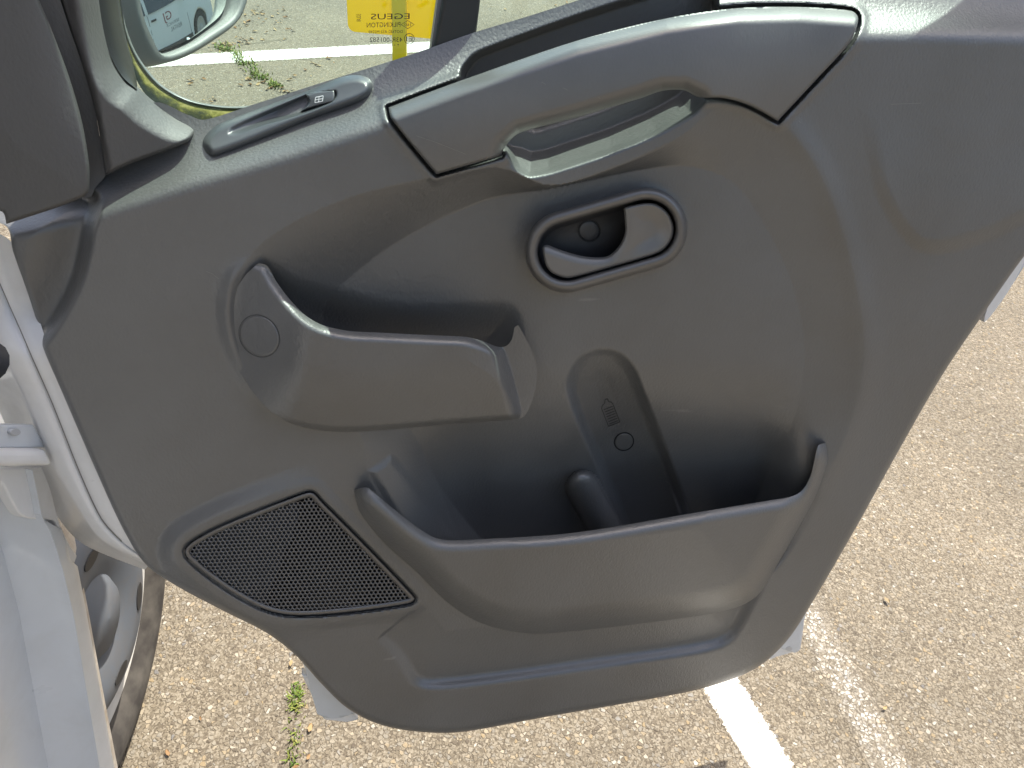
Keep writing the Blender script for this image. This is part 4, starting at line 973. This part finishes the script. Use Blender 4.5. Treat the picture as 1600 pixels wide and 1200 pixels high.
tree(-1.5, -8.0, 7.5, 'unseen bushy tree added behind the van to cut low sky light, nearest to it', 3); tree(2.8, -7.5, 7.0, 'unseen bushy tree added behind the open door to cut low sky light, middle of the row', 4); tree(7.0, -6.0, 6.5, 'unseen bushy tree added to cut low sky light, right end of the row behind', 5)
tree(10.5, 5.6, 5.5, 'bushy green tree beyond the parked car, right of the pair', 2)

# ------------------------------------------------------------------ yellow board on a post beyond the window
SGP = CAM+ray(626, 60)*3.35
m = mat('yellow_sheet', (0.80, 0.60, 0.004), 0.4, 0.4); b = m.node_tree.nodes['Principled BSDF']
tl = nd(m, 'ShaderNodeBsdfTranslucent'); tl.inputs[0].default_value = (0.90, 0.71, 0.008, 1); mx = nd(m, 'ShaderNodeMixShader', i_0=0.5)
ln(m, b.outputs[0], mx.inputs[1]); ln(m, tl.outputs[0], mx.inputs[2]); ln(m, mx.outputs[0], m.node_tree.nodes['Material Output'].inputs[0]); M['sheet'] = m
sx, sy, sz = [float(v) for v in SGP]
SG = things_empty('yellow_sign', (sx, sy, 0), 'yellow board with rounded corners on a yellow post beyond the window glass', 'sign')
fx, fy = rt[0], rt[1]; L_ = math.hypot(fx, fy); fx, fy = fx/L_, fy/L_
def sgp(u, v, z): return (sx+fx*u-fy*v, sy+fy*u+fx*v, z)
def sign_board():
    bz = sz+0.01; o = []
    l, r_, rad = -0.225, 0.165, 0.03
    for (cx, cz, a0) in ((r_-rad, bz+0.42-rad, 0), (l+rad, bz+0.42-rad, 90), (l+rad, bz+rad, 180), (r_-rad, bz+rad, 270)):
        for i in range(7): an = R(a0+15*i); o.append((cx+rad*math.cos(an), cz+rad*math.sin(an)))
    k = len(o); V = [sgp(u, v, z) for v in (0.0, 0.0025) for u, z in o]
    return fixn(mesh('board', V, [tuple(range(k)), tuple(range(2*k-1, k-1, -1))]+[(i, (i+1) % k, k+(i+1) % k, k+i) for i in range(k)], M['sheet'], SG, False, (sx, sy, 0)))
sign_board()
def rect_post(name, u0, u1, v0, v1, z0, z1, mt):
    V = [sgp(u, v, z) for z in (z0, z1) for u, v in ((u0, v0), (u1, v0), (u1, v1), (u0, v1))]
    o = fixn(mesh(name, V, [(0, 1, 2, 3), (4, 5, 6, 7), (0, 1, 5, 4), (1, 2, 6, 5), (2, 3, 7, 6), (3, 0, 4, 7)], mt, SG, False, (sx, sy, 0)))
    m = o.modifiers.new('bevel', 'BEVEL'); m.width = 0.004; m.segments = 2; return o
rect_post('post', -0.032, 0.028, -0.045, -0.003, 0.0, sz+0.45, M['yellow'])
rect_post('base_plate', -0.08, 0.08, -0.10, 0.06, 0.0, 0.01, M['yellow'])

# ------------------------------------------------------------------ weeds and leaf litter in the joints of the asphalt
def blades(name, path, spread, n, h, mt, label, seed, w=0.0022):
    rg = np.random.RandomState(seed); V = []; Fc = []; pts = [G(*q) for q in path]
    L = len(pts)-1
    dens = rg.uniform(0, 1, 9)
    for i in range(n):
        while True:
            t = rg.uniform(0, L)
            if dens[int(t/L*8.999)]*0.8+0.2 > rg.rand(): break
        j = int(min(t, L-1e-6)); p = pts[j]*(1-(t-j))+pts[j+1]*(t-j); p = p+np.append(rg.normal(size=2)*spread, 0)
        an = rg.uniform(0, 2*math.pi); ln_ = h*rg.uniform(0.35, 1.0); le = rg.uniform(0.3, 1.3); d = np.array([math.cos(an), math.sin(an), 0]); q = np.array([-d[1], d[0], 0])*w*rg.uniform(0.6, 1.5)
        k = len(V)
        for s in (0, 0.4, 0.75): c = p+d*ln_*le*s*s+np.array([0, 0, ln_*s*(1-0.35*s*le)]); V += [c-q*(1-s*0.6), c+q*(1-s*0.6)]
        V.append(p+d*ln_*le+np.array([0, 0, ln_*max(0.1, 1-0.45*le)])); Fc += [(k, k+1, k+3, k+2), (k+2, k+3, k+5, k+4), (k+4, k+5, k+6)]
    o = mesh(name, V, Fc, mt, smooth=False); o['kind'] = 'stuff'; o['label'] = label; return o
def leafmat(name, cols):
    m = mat(name, cols[0], 0.7, 0.2); g = nd(m, 'ShaderNodeNewGeometry'); ln(m, ramp(m, g.outputs['Random Per Island'], [(i/(len(cols)-1), c) for i, c in enumerate(cols)]), m.node_tree.nodes['Principled BSDF'].inputs['Base Color']); return m
M['grass'] = leafmat('weed_green', [(0.05, 0.09, 0.015), (0.09, 0.13, 0.02), (0.14, 0.16, 0.03), (0.22, 0.20, 0.07)])
M['litter'] = leafmat('dry_leaf', [(0.13, 0.07, 0.03), (0.20, 0.12, 0.055), (0.28, 0.20, 0.10), (0.20, 0.155, 0.09)])
blades('grass', [(340, 72), (365, 82), (392, 105), (402, 116)], 0.024, 260, 0.030, M['grass'], 'green weeds growing along the joint beyond the window', 3, 0.003)
blades('grass', [(400, 118), (412, 124)], 0.024, 90, 0.028, M['grass'], 'green weeds growing along the joint beyond the window', 4, 0.003)
blades('grass', [(424, 130), (434, 138)], 0.018, 80, 0.028, M['grass'], 'green weeds growing along the joint beyond the window', 5, 0.003)
blades('grass', [(466, 1075), (462, 1095), (460, 1120), (462, 1150), (456, 1200), (450, 1240)], 0.007, 200, 0.014, M['grass'], 'green and yellow weeds growing below the front corner of the door', 6, 0.0014)
def litter(name, spots, label, seed, size=0.02):
    rg = np.random.RandomState(seed); V = []; Fc = []
    for (px, py, sp, n) in spots:
        c0 = G(px, py)
        for i in range(n):
            c = c0+np.append(rg.normal(size=2)*sp, 0.004+rg.uniform(0, 0.004)); an = rg.uniform(0, 6.3); s = size*rg.uniform(0.5, 1.3); k = len(V)
            d = np.array([math.cos(an), math.sin(an), rg.uniform(-0.2, 0.3)]); q = np.array([-d[1], d[0], rg.uniform(-0.2, 0.4)])*0.5
            V += [c-d*s, c-d*s*0.3+q*s, c+d*s*0.5+q*s*0.8+np.array([0, 0, s*0.3]), c+d*s, c+d*s*0.4-q*s*0.8+np.array([0, 0, s*0.2]), c-d*s*0.4-q*s]; Fc.append(tuple(range(k, k+6)))
    o = mesh(name, V, Fc, M['litter'], smooth=False); o['kind'] = 'stuff'; o['label'] = label; return o
litter('leaf_litter', [(385, 22, .09, 22), (372, 38, .06, 14), (405, 32, .08, 16), (418, 48, .10, 14), (352, 70, .05, 18), (365, 66, .04, 14), (308, 130, .03, 5), (322, 158, .02, 5), (400, 128, .04, 12), (436, 142, .03, 10), (500, 100, .05, 6), (470, 118, .05, 5), (340, 78, .04, 8), (640, 10, .3, 8), (440, 12, .2, 8), (800, 15, .3, 8)],
       'dry brown leaves scattered on the asphalt beyond the window', 9, 0.013)
litter('leaf_litter', [(480, 1060, .03, 5), (470, 1180, .02, 3), (1420, 920, .2, 4), (250, 1180, .03, 2), (1300, 1100, .2, 3)], 'dry leaf scraps on the asphalt under the door', 10, 0.007)
# narrow crack in the asphalt running from the weeds
ck = curve([(372, 70), (390, 68), (412, 66), (430, 63), (450, 60)], False, 5)
A = G(ck[:, 0], ck[:, 1]-0.8, 0.001); B = G(ck[:, 0], ck[:, 1]+0.8, 0.001); k = len(ck)
o = mesh('asphalt_crack', np.concatenate([A, B]), [(i, i+1, k+i+1, k+i) for i in range(k-1)], mat('crack_soil', (0.10, 0.085, 0.06), 0.95)); o['kind'] = 'structure'
